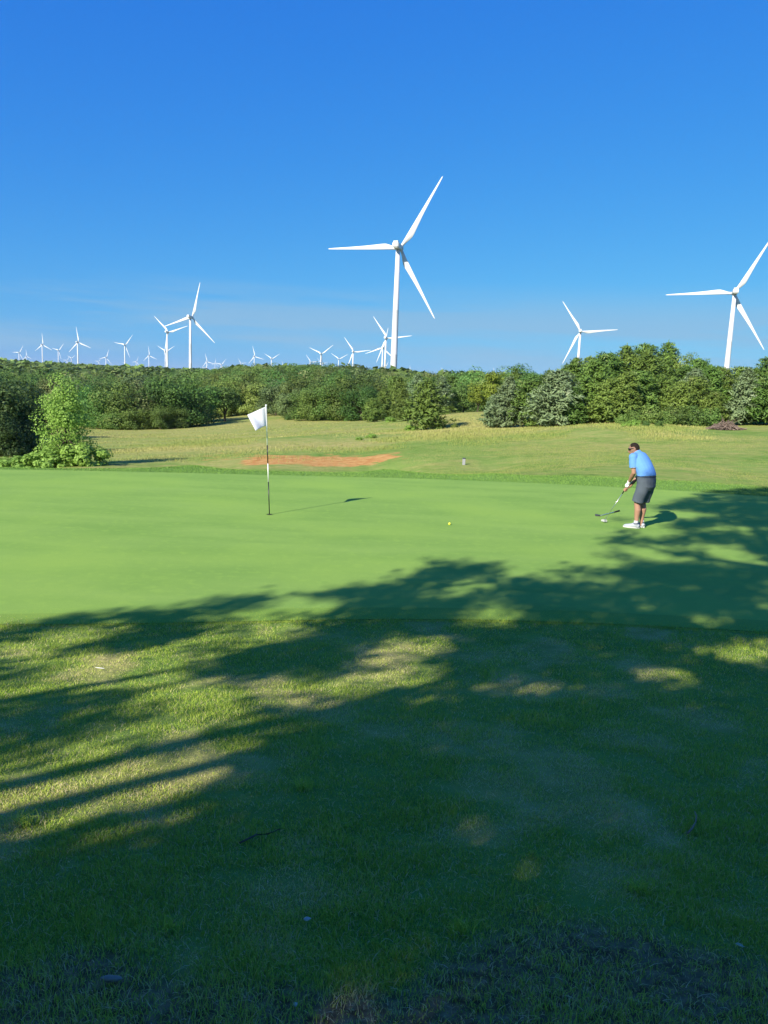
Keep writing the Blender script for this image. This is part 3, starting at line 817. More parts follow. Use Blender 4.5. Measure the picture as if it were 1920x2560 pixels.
def shade_tree(tx, ty, c, rad, ncl, seed, label):
    rng = np.random.default_rng(seed)
    gz = tz(tx, ty)
    C0 = np.array(c); rad = np.array(rad)
    cl = []
    tries = 0
    while len(cl) < ncl and tries < ncl * 12:
        tries += 1
        u = rng.normal(0, 1, 3); u /= np.linalg.norm(u)
        p = C0 + u * rad * rng.random() ** .42
        if p[2] < 4.2: continue
        # the golfer stands in full sun beside the shade
        if any(np.linalg.norm(np.cross(p - np.array(tq), np.array(SUN))) < .5 for tq in ((4.9, 14.9, 1.35), (4.95, 14.85, .85), (5.0, 14.8, .35))): continue
        # where does the sun throw this spray?
        t = p[2] / SUN.z
        g = p - np.array(SUN) * t
        if g[1] > 0:
            zz = tz(g[0], g[1]); g = p - np.array(SUN) * ((p[2] - zz) / SUN.z)
            q = to_px(*g[:2], zz)
            if q and is_lit(*q): continue
            mg = 1.35 if g[1] < 6.6 else .85
            if any(is_lit(*(to_px(g[0] + ox * mg, g[1] + oy * mg, zz) or (0, 3000)), False) for ox, oy in ((-.24, -.1), (.24, .1), (.1, -.26), (-.1, .26))) and rng.random() < .97: continue
        cl.append(p)
    cl = np.array(cl)
    k = 26
    P = cl[:, None] + rng.normal(0, .135, (len(cl), k, 3)) * np.array([1.15, 1.15, .7])
    N = rng.normal(0, 1, P.shape) + np.array([0, 0, .9])
    V, q = leaf_cards(P.reshape(-1, 3) - np.array([tx, ty, gz]), N.reshape(-1, 3), .14, rng, aspect=.7)
    e = empty('oak_tree', (tx, ty, gz - .1))
    mobj('crown', np_mesh('shade_crown', V, [q], M['shadeoak'], dict(v=np.repeat(rng.random(len(P) * k), 4))), e)
    base = np.array([tx, ty, gz])
    top = C0 - base; top[2] = C0[2] - rad[2] * .75 - gz
    parts = [tube_np([(0, 0, -.2), (0, 0, .1), top * .5, top], [.48, .36, .28, .22], 10)]
    for i in rng.choice(len(cl), 42, replace=False):
        e_ = cl[i] - base
        mid = top * .45 + e_ * .55 + rng.normal(0, .3, 3)
        parts.append(tube_np([top * rng.uniform(.75, 1), mid, e_], [.12, .07, .015], 6))
    Vt, qt = join_np(parts)
    mobj('trunk', np_mesh('shade_trunk', Vt, [qt], M['bark'], smooth=True), e)
    tag(e, label, 'tree')
shade_tree(-8.2, -4.6, (-8.3, -4, 7.6), (6.2, 5, 4.4), 2300, 61, 'broad oak behind the bank whose dappled shade falls over the left of the rough')
shade_tree(-1.2, -3.4, (-2.6, -1.4, 13.4), (6.8, 6.2, 4.0), 2700, 62, 'tall oak behind the viewer whose dense shade covers the right of the green')

shade_tree(-1.6, -6.8, (-2.6, -4.8, 7.3), (4.6, 3.8, 3.4), 1700, 63, 'oak behind the bank whose shade covers the near right of the rough')

# ---------------------------------------------------------------- grass blades
def blades(name, X, Y, h, w, v, rng, mat, label, lean=.55, z=None, simple=False):
    k = len(X)
    Z = terrain(X, Y) if z is None else z
    a = rng.uniform(0, 2 * math.pi, k); dirx, diry = np.cos(a), np.sin(a)
    bz = rng.uniform(0, 2 * math.pi, k); lx, ly = np.cos(bz) * lean, np.sin(bz) * lean
    lk = rng.uniform(.2, 1.1, k)
    B = np.c_[X, Y, Z - .004]
    side = np.c_[dirx, diry, np.zeros(k)] * (w / 2)[:, None]
    bend = np.c_[lx * lk, ly * lk, np.zeros(k)] * h[:, None]
    upv = np.c_[np.zeros(k), np.zeros(k), h]
    V = np.stack([B - side, B + side, B + side * .75 + bend * .28 + upv * .55, B - side * .75 + bend * .28 + upv * .55, B + bend + upv * (1 - .25 * lk)[:, None]], 1).reshape(-1, 3)
    if simple:
        V = np.stack([B - side, B + side, B + bend + upv * (1 - .25 * lk)[:, None]], 1).reshape(-1, 3)
        o = mobj(name, np_mesh(name, V, [np.arange(3 * k).reshape(k, 3)], mat, dict(v=np.repeat(v, 3))))
        return tag(o, label, 'grass', kind='stuff')
    i0 = np.arange(k) * 5
    q = np.stack([i0, i0 + 1, i0 + 2, i0 + 3], -1); t = np.stack([i0 + 3, i0 + 2, i0 + 4], -1)
    o = mobj(name, np_mesh(name, V, [q, t], mat, dict(v=np.repeat(v, 5))))
    return tag(o, label, 'grass', kind='stuff')
m, n, l, b = newmat('grass_blades')
at = n.new('ShaderNodeAttribute'); at.attribute_name = 'v'
rp = n.new('ShaderNodeValToRGB'); cr_ = rp.color_ramp
cr_.elements[0].color = C(.24, .38, .045); cr_.elements[1].position = .55; cr_.elements[1].color = C(.48, .59, .095)
for p_, c_ in ((.72, C(.58, .6, .18)), (.86, C(.64, .56, .27)), (1.0, C(.70, .61, .4))):
    e_ = cr_.elements.new(p_); e_.color = c_
l.new(at.outputs['Fac'], rp.inputs['Fac']); l.new(rp.outputs[0], b.inputs['Base Color'])
b.inputs['Roughness'].default_value = .8; b.inputs['Specular IOR Level'].default_value = .06
tr_ = n.new('ShaderNodeBsdfTranslucent'); l.new(rp.outputs[0], tr_.inputs['Color'])
ms_ = n.new('ShaderNodeMixShader'); ms_.inputs[0].default_value = .3
l.new(b.outputs[0], ms_.inputs[1]); l.new(tr_.outputs[0], ms_.inputs[2]); l.new(ms_.outputs[0], n['Material Output'].inputs['Surface'])
M['grass'] = m
rng = np.random.default_rng(101)
NB = 640000
ry = np.exp(rng.uniform(math.log(1.25), math.log(9.4), NB))        # even density over the picture, thinning with distance
rx = rng.uniform(-.66, .66, NB) * (ry + .25)
keep = ry < (8.15 + 0.085 * rx - 0.006 * rx ** 2 + 0.18 * np.sin(rx * .55 + 1)) + rng.normal(0, .09, NB)
wr = sstep(0.62, 0.80, fbm(rx * 1.1 + 5, ry * 1.1 + 2, 4) + .20 * sstep(2.7, 1.7, ry) + .06 * sstep(0, 1.6, rx) * sstep(4.5, 2.5, ry)) * sstep(3.5, 2.5, ry)
keep &= rng.random(NB) > wr * .72
clump = fbm(rx * 5 + 9, ry * 5, 3)
keep &= rng.random(NB) < .35 + 1.1 * clump
rx, ry, clump, wr = rx[keep], ry[keep], clump[keep], wr[keep]
dryn = fbm(rx * 1.7 + 70, ry * 1.7 + 3, 4)
v = np.clip(rng.beta(2, 2.4, len(rx)) * .62 + (clump - .5) * .25 + sstep(.48, .68, dryn) * .36 * rng.random(len(rx)) ** .4 + wr * .15, 0, 1)
straw_b = rng.random(len(rx)) < .15 + .35 * sstep(.48, .68, dryn)
v = np.where(straw_b, rng.uniform(.76, 1, len(rx)), v)
h = rng.uniform(.012, .028, len(rx)) * (1.15 - .35 * sstep(.48, .68, dryn)) * (.35 + 1.35 * clump) * (.75 + .6 * fbm(rx * 1.6, ry * 1.6 + 50, 2)) * (1 + .35 * (rng.random(len(rx)) < .04)) * np.where(straw_b, .8, 1.0)
w = .0012 + .0006 * ry
h = h * (1 + .02 * ry); w = w * rng.uniform(.7, 1.3, len(rx)); nr_ = ry < 3.7; fa_ = ~nr_
blades('rough_grass', rx[nr_], ry[nr_], h[nr_], w[nr_], v[nr_], rng, M['grass'], 'short tufted rough grass in the shade at the top of the bank', lean=.9)
blades('bank_grass', rx[fa_], ry[fa_], h[fa_], w[fa_] * 1.15, v[fa_], rng, M['grass'], 'dappled rough grass running down the bank to the green', lean=.9, simple=True)
# dead straw lying in the sward
k = 16000
ty_ = np.exp(rng.uniform(math.log(1.3), math.log(8.0), k)); tx_ = rng.uniform(-.66, .66, k) * (ty_ + .25)
blades('straw_thatch', tx_, ty_, rng.uniform(.008, .02, k), .0016 + .0003 * ty_, rng.uniform(.8, 1, k), rng, M['grass'], 'pale dead straw scattered through the rough grass', lean=3.2, z=terrain(tx_, ty_) + .012)
# closely cut blades where collar and rough meet
k = 60000
cx_ = rng.uniform(-9, 9, k); ce_ = 8.15 + 0.085 * cx_ - 0.006 * cx_ ** 2 + 0.18 * np.sin(cx_ * .55 + 1)
cd_ = rng.random(k) ** 1.6 * .75 - .08
blades('collar_grass', cx_, ce_ + cd_, rng.uniform(.010, .022, k) * (1 - .6 * np.clip(cd_ / .7, 0, 1)), rng.uniform(.003, .006, k), np.clip(rng.beta(2, 2.4, k) * .6 + .1, 0, 1), rng, M['grass'], 'closely cut collar grass at the near edge of the green', lean=.9, z=terrain(cx_, ce_ + cd_) + .008, simple=True)
m, n, l, b = newmat('fringe_blades')
at = n.new('ShaderNodeAttribute'); at.attribute_name = 'v'
rp = n.new('ShaderNodeValToRGB'); rp.color_ramp.elements[0].color = C(.12, .24, .045); rp.color_ramp.elements[1].color = C(.27, .40, .09)
l.new(at.outputs['Fac'], rp.inputs['Fac']); l.new(rp.outputs[0], b.inputs['Base Color']); b.inputs['Roughness'].default_value = .85; b.inputs['Specular IOR Level'].default_value = .05
M['fringegrass'] = m
# fringe blades behind the green
k = 70000
fx = rng.uniform(-14, 14, k); fb = 21.55 + 0.03 * fx - 0.012 * fx ** 2 + 0.15 * np.sin(fx * .4)
fy = fb + rng.random(k) * 3.0
fv = np.clip(rng.beta(2, 2.6, k) * .6 + (fbm(fx * .8, fy * .8, 3) - .5) * .4, 0, 1)
blades('fringe_grass', fx, fy, rng.uniform(.02, .05, k), rng.uniform(.008, .014, k), fv, rng, M['fringegrass'], 'cut fringe grass on the rim behind the green', lean=.8)
# tall dry grass on the bank below the cedars and over the far rough
m, n, l, b = newmat('dry_grass')
at = n.new('ShaderNodeAttribute'); at.attribute_name = 'v'
rp = n.new('ShaderNodeValToRGB'); cr_ = rp.color_ramp
cr_.elements[0].color = C(.2, .27, .065); cr_.elements[1].position = 1.0; cr_.elements[1].color = C(.38, .35, .14)
e_ = cr_.elements.new(.5); e_.color = C(.28, .30, .085)
l.new(at.outputs['Fac'], rp.inputs['Fac']); l.new(rp.outputs[0], b.inputs['Base Color'])
b.inputs['Roughness'].default_value = .85; b.inputs['Specular IOR Level'].default_value = .05
M['drygrass'] = m
def rough_field(name, pa, pb, d0, d1, cnt, h0, h1, label, dens, w=.05, simple=False):
    az = rng.uniform(pxcol(pa), pxcol(pb), cnt); d = np.exp(rng.uniform(math.log(d0), math.log(d1), cnt))
    x, y = np.sin(az) * d, np.cos(az) * d
    nn = fbm(x * .22 + 3, y * .22, 4)
    t_ = (az - pxcol(pa)) / (pxcol(pb) - pxcol(pa)); e2 = (np.log(d) - math.log(d0)) / math.log(d1 / d0)
    soft = np.minimum(np.minimum(t_, 1 - t_) / .16, np.minimum(e2, 1 - e2) / .22)
    kp = rng.random(cnt) < sstep(dens - .14, dens + .16, nn) * sstep(.0, 1.0, soft + (fbm(x * .35 + 11, y * .35, 3) - .5) * 1.6) * .9
    x, y, nn, d = x[kp], y[kp], nn[kp], d[kp]
    c = len(x)
    vv = np.clip(rng.random(c) * .6 + sstep(.4, .65, fbm(x * .1 + 60, y * .1, 3)) * .5, 0, 1)
    return blades(name, x, y, rng.uniform(h0, h1, c) * (.5 + nn), rng.uniform(.5, 1.2, c) * w * d / 60, vv, rng, M['drygrass'], label, lean=.6, simple=simple)
rough_field('tall_grass', 900, 1800, 48, 110, 130000, .06, .2, 'tall dry straw-coloured grass on the bank below the cedars', .40, .026)
rough_field('valley_grass', -60, 1000, 40, 150, 110000, .05, .16, 'dry rough grass of the fairway beyond the green', .50, .026)

rough_field('fairway_grass', 960, 2050, 24.6, 64, 110000, .02, .05, 'mown fairway grass rising behind the green to the cedars', .36, .03, True)

# ---------------------------------------------------------------- flagstick, flag, cup
def frame(o, a, bb, c): return np.array(o) + 0
def tube_mesh(name, pts, rad, mat, sides=12, caps=True, smooth=True):
    V, q = tube_np(pts, rad, sides)
    polys = [q]
    if caps:
        k = len(pts)
        polys.append(np.array([list(range(sides))[::-1]])); polys.append(np.array([[(k - 1) * sides + j for j in range(sides)]]))
    return np_mesh(name, V, polys, mat, smooth=smooth)
M['pole_white'] = mat_plain('pole_white', C(.78, .78, .76), .35, .5)
M['pole_black'] = mat_plain('pole_black', C(.012, .012, .014), .35, .5)
M['cup_shade'] = mat_plain('cup_shade_black', C(.03, .03, .028), .8, .2)  # near-black colour stands in for the shade down in the cup
m, n, l, b = newmat('flag_cloth')
b.inputs['Base Color'].default_value = C(.80, .81, .84); b.inputs['Roughness'].default_value = .8
tr_ = n.new('ShaderNodeBsdfTranslucent'); tr_.inputs['Color'].default_value = C(.8, .82, .86)
ms_ = n.new('ShaderNodeMixShader'); ms_.inputs[0].default_value = .3
l.new(b.outputs[0], ms_.inputs[1]); l.new(tr_.outputs[0], ms_.inputs[2]); l.new(ms_.outputs[0], n['Material Output'].inputs['Surface'])
wv = n.new('ShaderNodeTexNoise'); wv.inputs['Scale'].default_value = 9; bp = n.new('ShaderNodeBump'); bp.inputs['Strength'].default_value = .25; bp.inputs['Distance'].default_value = .02
l.new(wv.outputs['Fac'], bp.inputs['Height']); l.new(bp.outputs[0], b.inputs['Normal'])
M['flag'] = m
FX, FY = -2.23, 14.77
FZ = tz(FX, FY) + .01
PT = Vector((-.088, -.01, 2.095))                       # the stick leans a little
fs = empty('golf_flagstick', (FX, FY, FZ))
tag(fs, 'golf flagstick with black and white bands and a white flag, standing in the hole', 'flagstick')
def seg(a, b_, mat, r=.0102, name='pole_band'):
    return mobj(name, tube_mesh(name, [PT * a, PT * b_], [r, r], M[mat]), fs)
seg(-.04, .305, 'pole_black'); seg(.305, .475, 'pole_white'); seg(.475, .643, 'pole_black'); seg(.643, 1.0, 'pole_white')
bm = bmesh.new()
bmesh.ops.create_uvsphere(bm, u_segments=12, v_segments=8, radius=.02)
me = bpy.data.meshes.new('finial'); bm.to_mesh(me); bm.free(); me.materials.append(M['pole_white'])
o = mobj('finial', me, fs); o.location = PT * 1.004
def flag_mesh():
    # corners: hoist top/bottom on the stick, fly corners hang out to the left and towards the viewer
    A, B = PT * .995, PT * .822
    D, Cc = Vector((-.43, -.12, 1.915)), Vector((-.235, -.30, 1.635))
    N = 22; V = []
    for i in range(N + 1):
        u = i / N
        for j in range(N + 1):
            w_ = j / N
            p = A.lerp(D, u).lerp(B.lerp(Cc, u), w_)
            rip = math.sin(u * 7.5 + w_ * 1.6) * .024 * min(1, u * 3) * (1 - .6 * w_) + math.sin(w_ * 6 + u * 3) * .008 * u
            p = p + Vector((.45, -.85, .2)) * rip + Vector((0, 0, .012)) * math.sin(u * math.pi) * w_
            V.append(p[:])
    q = [(i * (N + 1) + j, (i + 1) * (N + 1) + j, (i + 1) * (N + 1) + j + 1, i * (N + 1) + j + 1) for i in range(N) for j in range(N)]
    me = np_mesh('flag', V, [np.array(q)], M['flag'], smooth=True)
    return me
fl = mobj('flag', flag_mesh(), fs)
sl = fl.modifiers.new('thick', 'SOLIDIFY'); sl.thickness = .003
V, q = tube_np([PT * .815, PT * 1.0], [.0135, .0135], 12)
mobj('flag_sleeve', np_mesh('flag_sleeve', V, [q], M['flag'], smooth=True), fl)
cup = empty('golf_hole', (FX, FY, FZ)); tag(cup, 'cup around the foot of the flagstick, its shaded inside shown by a dark disc', 'hole')
th = np.linspace(0, 2 * math.pi, 24, endpoint=False)
V = np.concatenate([np.c_[np.cos(th) * r_, np.sin(th) * r_, np.full(24, z_)] for r_, z_ in ((.072, .004), (.056, .004))])
q = np.array([(j, (j + 1) % 24, 24 + (j + 1) % 24, 24 + j) for j in range(24)])
mobj('rim', np_mesh('cup_rim', V, [q], M['collar']), cup)
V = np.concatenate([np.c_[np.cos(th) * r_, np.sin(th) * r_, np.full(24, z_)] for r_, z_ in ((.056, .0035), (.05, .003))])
mobj('cup_shade_disc', np_mesh('cup_shade_disc', np.r_[V, [[0, 0, .0025]]], [q, np.array([(24 + j, 24 + (j + 1) % 24, 48) for j in range(24)])], M['cup_shade']), cup)  # shallow dark disc on the turf, no hole is cut

# ball, marker post
def golf_ball(x, y):
    bm = bmesh.new(); bmesh.ops.create_icosphere(bm, subdivisions=4, radius=.0214)
    for v_ in bm.verts:                                   # dimples
        d_ = v_.co.normalized(); t_ = math.sin(d_.x * 22) * math.sin(d_.y * 22) * math.sin(d_.z * 22 + 1)
        v_.co *= 1 - .018 * max(0, t_)
    me = bpy.data.meshes.new('golf_ball'); bm.to_mesh(me); bm.free()
    for p_ in me.polygons: p_.use_smooth = True
    me.materials.append(mat_plain('ball_yellow', C(.80, .78, .05), .35, .5))
    o = mobj('golf_ball', me); o.location = (x, y, tz(x, y) + .01 + .021); o.scale = (1.15,) * 3
    tag(o, 'yellow golf ball lying on the green between flagstick and golfer', 'ball')
golf_ball(1.25, 14.36)
def marker_post():
    x, y = bearing(1168, 35.5); z = tz(x, y)
    e = empty('marker_post', (x, y, z)); tag(e, 'short grey marker post with a dark cap at the back of the green', 'post')
    g = mat_plain('post_grey', C(.3, .31, .32), .6, .3, noise=.15)
    bm = bmesh.new(); bmesh.ops.create_cube(bm, size=1)
    for v_ in bm.verts: v_.co = Vector((v_.co.x * .13, v_.co.y * .13, v_.co.z * .34 + .12))
    bmesh.ops.bevel(bm, geom=bm.edges[:], offset=.012, segments=2, affect='EDGES')
    me = bpy.data.meshes.new('post'); bm.to_mesh(me); bm.free(); me.materials.append(g); mobj('post', me, e)
    bm = bmesh.new(); bmesh.ops.create_cube(bm, size=1)
    for v_ in bm.verts: v_.co = Vector((v_.co.x * .14, v_.co.y * .14, v_.co.z * .03 + .3))
    bmesh.ops.bevel(bm, geom=bm.edges[:], offset=.006, segments=1, affect='EDGES')
    me = bpy.data.meshes.new('cap'); bm.to_mesh(me); bm.free(); me.materials.append(M['pole_black']); mobj('cap', me, e)
marker_post()

# heap of dead branches below the cedars
def brush_pile():
    x, y = bearing(1822, 67.5); z = tz(x, y)
    rg = np.random.default_rng(3); parts = []
    for i in range(170):
        a = rg.uniform(0, 6.28); r_ = 1.5 * math.sqrt(rg.random())
        p0 = np.array([math.cos(a) * r_ * 1.15, math.sin(a) * r_ * .7, rg.uniform(0, .25)])
        top = np.array([rg.normal(0, .45), rg.normal(0, .3), rg.uniform(.4, 1.25) * (1 - r_ / 2.4)])
        mid = (p0 + top) / 2 + rg.normal(0, .15, 3); mid[2] = abs(mid[2])
        parts.append(tube_np([p0, mid, top], [rg.uniform(.02, .05), .025, .008], 5))
    V, q = join_np(parts)
    o = mobj('brush_pile', np_mesh('brush_pile', V, [q], M['dead'], smooth=True)); o.location = (x, y, z - .05)
    tag(o, 'heap of brown dead branches in front of the cedars', 'brush pile')
brush_pile()

# ---------------------------------------------------------------- golfer
PF = Vector((-.62, .78, 0)).normalized(); PR = Vector((PF.y, -PF.x, 0)); PU = Vector((0, 0, 1))
GO = Vector((4.96, 14.83, tz(4.96, 14.83) + .010))
def L(f, r_, u): return PF * f + PR * r_ + PU * u       # golfer space: forward, right, up (metres)
def eltube(pts, ra, rb, ref=None, sides=18, cap=True):
    """closed elliptical loft; ra along ref, rb across"""
    ref = ref or PR
    P_ = [Vector(p) for p in pts]; k = len(P_); V = []; q = []
    for i in range(k):
        t = (P_[min(i + 1, k - 1)] - P_[max(i - 1, 0)]).normalized()
        a = (ref - t * ref.dot(t)).normalized(); bb = t.cross(a)
        for j in range(sides):
            an = 2 * math.pi * j / sides
            V.append((P_[i] + a * (ra[i] * math.cos(an)) + bb * (rb[i] * math.sin(an)))[:])
    for i in range(k - 1):
        for j in range(sides):
            q.append((i * sides + j, i * sides + (j + 1) % sides, (i + 1) * sides + (j + 1) % sides, (i + 1) * sides + j))
    f = [list(x) for x in q]
    if cap:
        f.append(list(range(sides))[::-1]); f.append([(k - 1) * sides + j for j in range(sides)])
    return V, f
def rtube(pts, rad, sides=14): return eltube(pts, rad, rad, Vector((.31, .52, .79)), sides)
def ell(c, rx_, ry_, rz_, X=None, Y=None, Z=None, n1=16, n2=10):
    X = X or Vector((1, 0, 0)); Y = Y or Vector((0, 1, 0)); Z = Z or Vector((0, 0, 1))
    V = []; f = []
    for i in range(1, n2):
        ph = math.pi * i / n2
        for j in range(n1):
            th_ = 2 * math.pi * j / n1
            V.append((Vector(c) + X * (rx_ * math.sin(ph) * math.cos(th_)) + Y * (ry_ * math.sin(ph) * math.sin(th_)) + Z * (rz_ * math.cos(ph)))[:])
    for i in range(n2 - 2):
        for j in range(n1): f.append([i * n1 + j, (i + 1) * n1 + j, (i + 1) * n1 + (j + 1) % n1, i * n1 + (j + 1) % n1])
    V.append((Vector(c) + Z * rz_)[:]); V.append((Vector(c) - Z * rz_)[:]); t = len(V) - 2
    for j in range(n1):
        f.append([t, j, (j + 1) % n1]); f.append([t + 1, (n2 - 2) * n1 + (j + 1) % n1, (n2 - 2) * n1 + j])
    return V, f
def fuse(name, parts, voxel, smooth, mat, parent, cut=None):
    """one continuous skin over overlapping lofts"""
    bm = bmesh.new()
    for V, f in parts:
        vs_ = [bm.verts.new(v_) for v_ in V]
        for ff in f:
            try: bm.faces.new([vs_[i] for i in ff])
            except ValueError: pass
    bmesh.ops.recalc_face_normals(bm, faces=bm.faces[:])
    me = bpy.data.meshes.new(name); bm.to_mesh(me); bm.free()
    o = bpy.data.objects.new(name, me); COL.objects.link(o)
    md = o.modifiers.new('r', 'REMESH'); md.mode = 'VOXEL'; md.voxel_size = voxel; md.use_smooth_shade = True
    if smooth:
        sm_ = o.modifiers.new('s', 'SMOOTH'); sm_.iterations = smooth; sm_.factor = .5
    dg = bpy.context.evaluated_depsgraph_get()
    m2 = bpy.data.meshes.new_from_object(o.evaluated_get(dg)); m2.name = name
    bpy.data.objects.remove(o); bpy.data.meshes.remove(me)
    if cut:
        bm = bmesh.new(); bm.from_mesh(m2)
        bmesh.ops.delete(bm, geom=[v_ for v_ in bm.verts if cut(v_.co)], context='VERTS')
        bm.to_mesh(m2); bm.free()
    m2.materials.clear(); m2.materials.append(mat)
    for p_ in m2.polygons: p_.use_smooth = True
    return mobj(name, m2, parent)

M['skin'] = mat_plain('skin', C(.36, .195, .13), .55, .3, noise=.08, nscale=30)
M['hair'] = mat_plain('hair', C(.025, .017, .012), .8, .2, noise=.3, nscale=120, bump=.5)
M['shirt'] = mat_plain('shirt_blue', C(.12, .29, .64), .75, .15, noise=.06, nscale=14, bump=.25)
M['trim'] = mat_plain('shirt_trim', C(.62, .68, .76), .75, .15)
M['shorts'] = mat_plain('shorts_grey', C(.085, .105, .13), .85, .12, noise=.08, nscale=20, bump=.3)
M['glove'] = mat_plain('glove_white', C(.8, .8, .78), .6, .2, bump=.2)
M['shoe'] = mat_plain('shoe_grey', C(.36, .39, .43), .6, .3, noise=.1, nscale=25)
M['sole'] = mat_plain('shoe_sole', C(.55, .55, .53), .6, .2)
M['navy'] = mat_plain('navy_fabric', C(.03, .045, .09), .8, .1)
M['sock'] = mat_plain('sock', C(.6, .62, .68), .9, .05)
M['black'] = mat_plain('black_plastic', C(.012, .012, .013), .25, .5)
M['steel'] = mat_plain('club_steel', C(.62, .62, .63), .3, .5, metal=.9)
M['grip'] = mat_plain('club_grip', C(.022, .022, .024), .8, .2)

gp = empty('person', GO)
tag(gp, 'golfer in light blue shirt and grey shorts bending over a putter, wearing sunglasses', 'person')
AX0, AX1 = L(.262, .005, .845), L(.67, -.135, .04)        # club axis, butt to head
AX = (AX1 - AX0).normalized()
# body
spine = [L(-.11, 0, .90), L(-.105, 0, .98), L(-.075, 0, 1.08), L(-.02, 0, 1.19), L(.05, 0, 1.30), L(.11, 0, 1.385), L(.15, 0, 1.44)]
LS, RS = L(.105, -.185, 1.375), L(.125, .185, 1.365)
LE, RE = L(.06, -.185, 1.075), L(.14, .205, 1.07)
H1 = AX0 + AX * .06; H2 = AX0 + AX * .155                # left (upper) and right hand on the grip
hc = L(.215, -.015, 1.52)
HF = Vector((-.93, .26, -.30)).normalized(); HX = HF.cross(PU).normalized(); HZ = HX.cross(HF).normalized()
def hand(c, pn, sgn):
    """palm, four curled fingers and a thumb closed on the grip at c; pn: from grip towards palm"""
    pn = (pn - AX * pn.dot(AX)).normalized(); qn = AX.cross(pn) * sgn
    out = []
    out.append(ell(c + pn * .030 - qn * .004, .020, .040, .046, pn, qn, AX))
    for i in range(4):
        ci = c + AX * ((i - 1.5) * .0205); ln = (.92, 1.0, .95, .78)[i]
        pts = [ci + (pn * math.cos(t) + qn * math.sin(t)) * (.024 + .004 * (t < 1)) for t in [x * ln for x in (.35, 1.1, 1.8, 2.5, 3.2, 3.8)]]
        out.append(rtube(pts, [.0105, .0105, .0095, .009, .0085, .007], 8))
    b0 = c - AX * .030 + pn * .024 - qn * .022
    out.append(rtube([b0, c - AX * .004 - qn * .026 + pn * .006, c + AX * .034 - qn * .018 - pn * .016], [.0125, .0105, .008], 8))
    return out
lw, rw = H1 + L(-.045, -.035, .075), H2 + L(-.075, .045, .075)   # wrists
def arm(S, E, W, hand_c): return rtube([S, S.lerp(E, .3), S.lerp(E, .7), E, E.lerp(W, .3), E.lerp(W, .75), W, W.lerp(hand_c, .6)], [.058, .054, .047, .042, .044, .034, .028, .026])
body = [eltube(spine, [.165, .165, .16, .175, .18, .15, .08], [.125, .125, .12, .12, .115, .095, .06]),
        rtube([L(.12, 0, 1.41), L(.168, -.008, 1.46), hc - HZ * .02], [.07, .062, .058]),
        ell(hc, .079, .098, .113, HX, HF, HZ), ell(hc + HF * .035 - HZ * .055, .058, .062, .062, HX, HF, HZ), ell(hc + HF * .075 - HZ * .092, .03, .024, .022, HX, HF, HZ),
        rtube([hc + HF * .088 + HZ * .012, hc + HF * .108 - HZ * .02, hc + HF * .118 - HZ * .035, hc + HF * .09 - HZ * .042], [.010, .013, .015, .012], 8),
        ell(hc + HF * .082 + HZ * .034, .05, .016, .013, HX, HF, HZ), ell(hc + HF * .094 - HZ * .068, .026, .010, .008, HX, HF, HZ)]
for sg in (-1, 1):
    body.append(ell(hc + HX * (.080 * sg) - HF * .008 - HZ * .005, .011, .022, .034, HX, HF, HZ, 10, 8))
body += [arm(LS, LE, lw, H1), arm(RS, RE, rw, H2)]
body += hand(H2, L(-.2, .55, .2), 1)
for r_, ff in ((-.09, .0), (.09, .0)):
    hp, kn, an = L(-.105, r_, .93), L(-.01, r_ * 1.06, .50), L(-.035 + ff, r_ * .92, .085)
    cal = kn.lerp(an, .35) + PF * -.02
    body.append(rtube([hp, hp.lerp(kn, .35), hp.lerp(kn, .75), kn, cal, kn.lerp(an, .7), an, an - PU * .05], [.10, .094, .072, .058, .062, .046, .037, .035]))
bd = fuse('body', body, .0062, 2, M['skin'], gp)
# hair, sunglasses
hair = [ell(hc + HZ * .010 - HF * .010, .081, .099, .109, HX, HF, HZ, 24, 16)]
fuse('hair', hair, .007, 1, M['hair'], gp, cut=lambda c_: ((c_ - hc).dot(HZ) < .042 and (c_ - hc).dot(HF) > -.012) or (c_ - hc).dot(HZ) < -.045 or (c_ - hc).dot(HF) > .068)
def strip(pts, h_, th_, name, mat, parent):
    V = []; q = []
    for p in pts:
        o_ = (p - hc); o_ = (o_ - HZ * o_.dot(HZ)).normalized()
        for a, bb in ((0, -1), (1, -1), (1, 1), (0, 1)): V.append((p + o_ * th_ * a + HZ * h_ * bb / 2)[:])
    for i in range(len(pts) - 1):
        for j in range(4): q.append((i * 4 + j, i * 4 + (j + 1) % 4, i * 4 + 4 + (j + 1) % 4, i * 4 + 4 + j))
    k = (len(pts) - 1) * 4
    return mobj(name, np_mesh(name, V, [np.array(q), np.array([[3, 2, 1, 0], [k, k + 1, k + 2, k + 3]])], mat, smooth=False), parent)
gl = strip([hc + HX * (.084 * math.sin(t)) + HF * (.104 * math.cos(t)) + HZ * .016 for t in np.linspace(-.95, .95, 13)], .036, .006, 'sunglasses', M['black'], gp)
for sg in (-1, 1):
    strip([hc + HX * (sg * .0855 * math.sin(t)) + HF * (.105 * math.cos(t)) + HZ * .02 for t in np.linspace(.95, 1.65, 7)], .010, .004, 'temple', M['black'], gl)
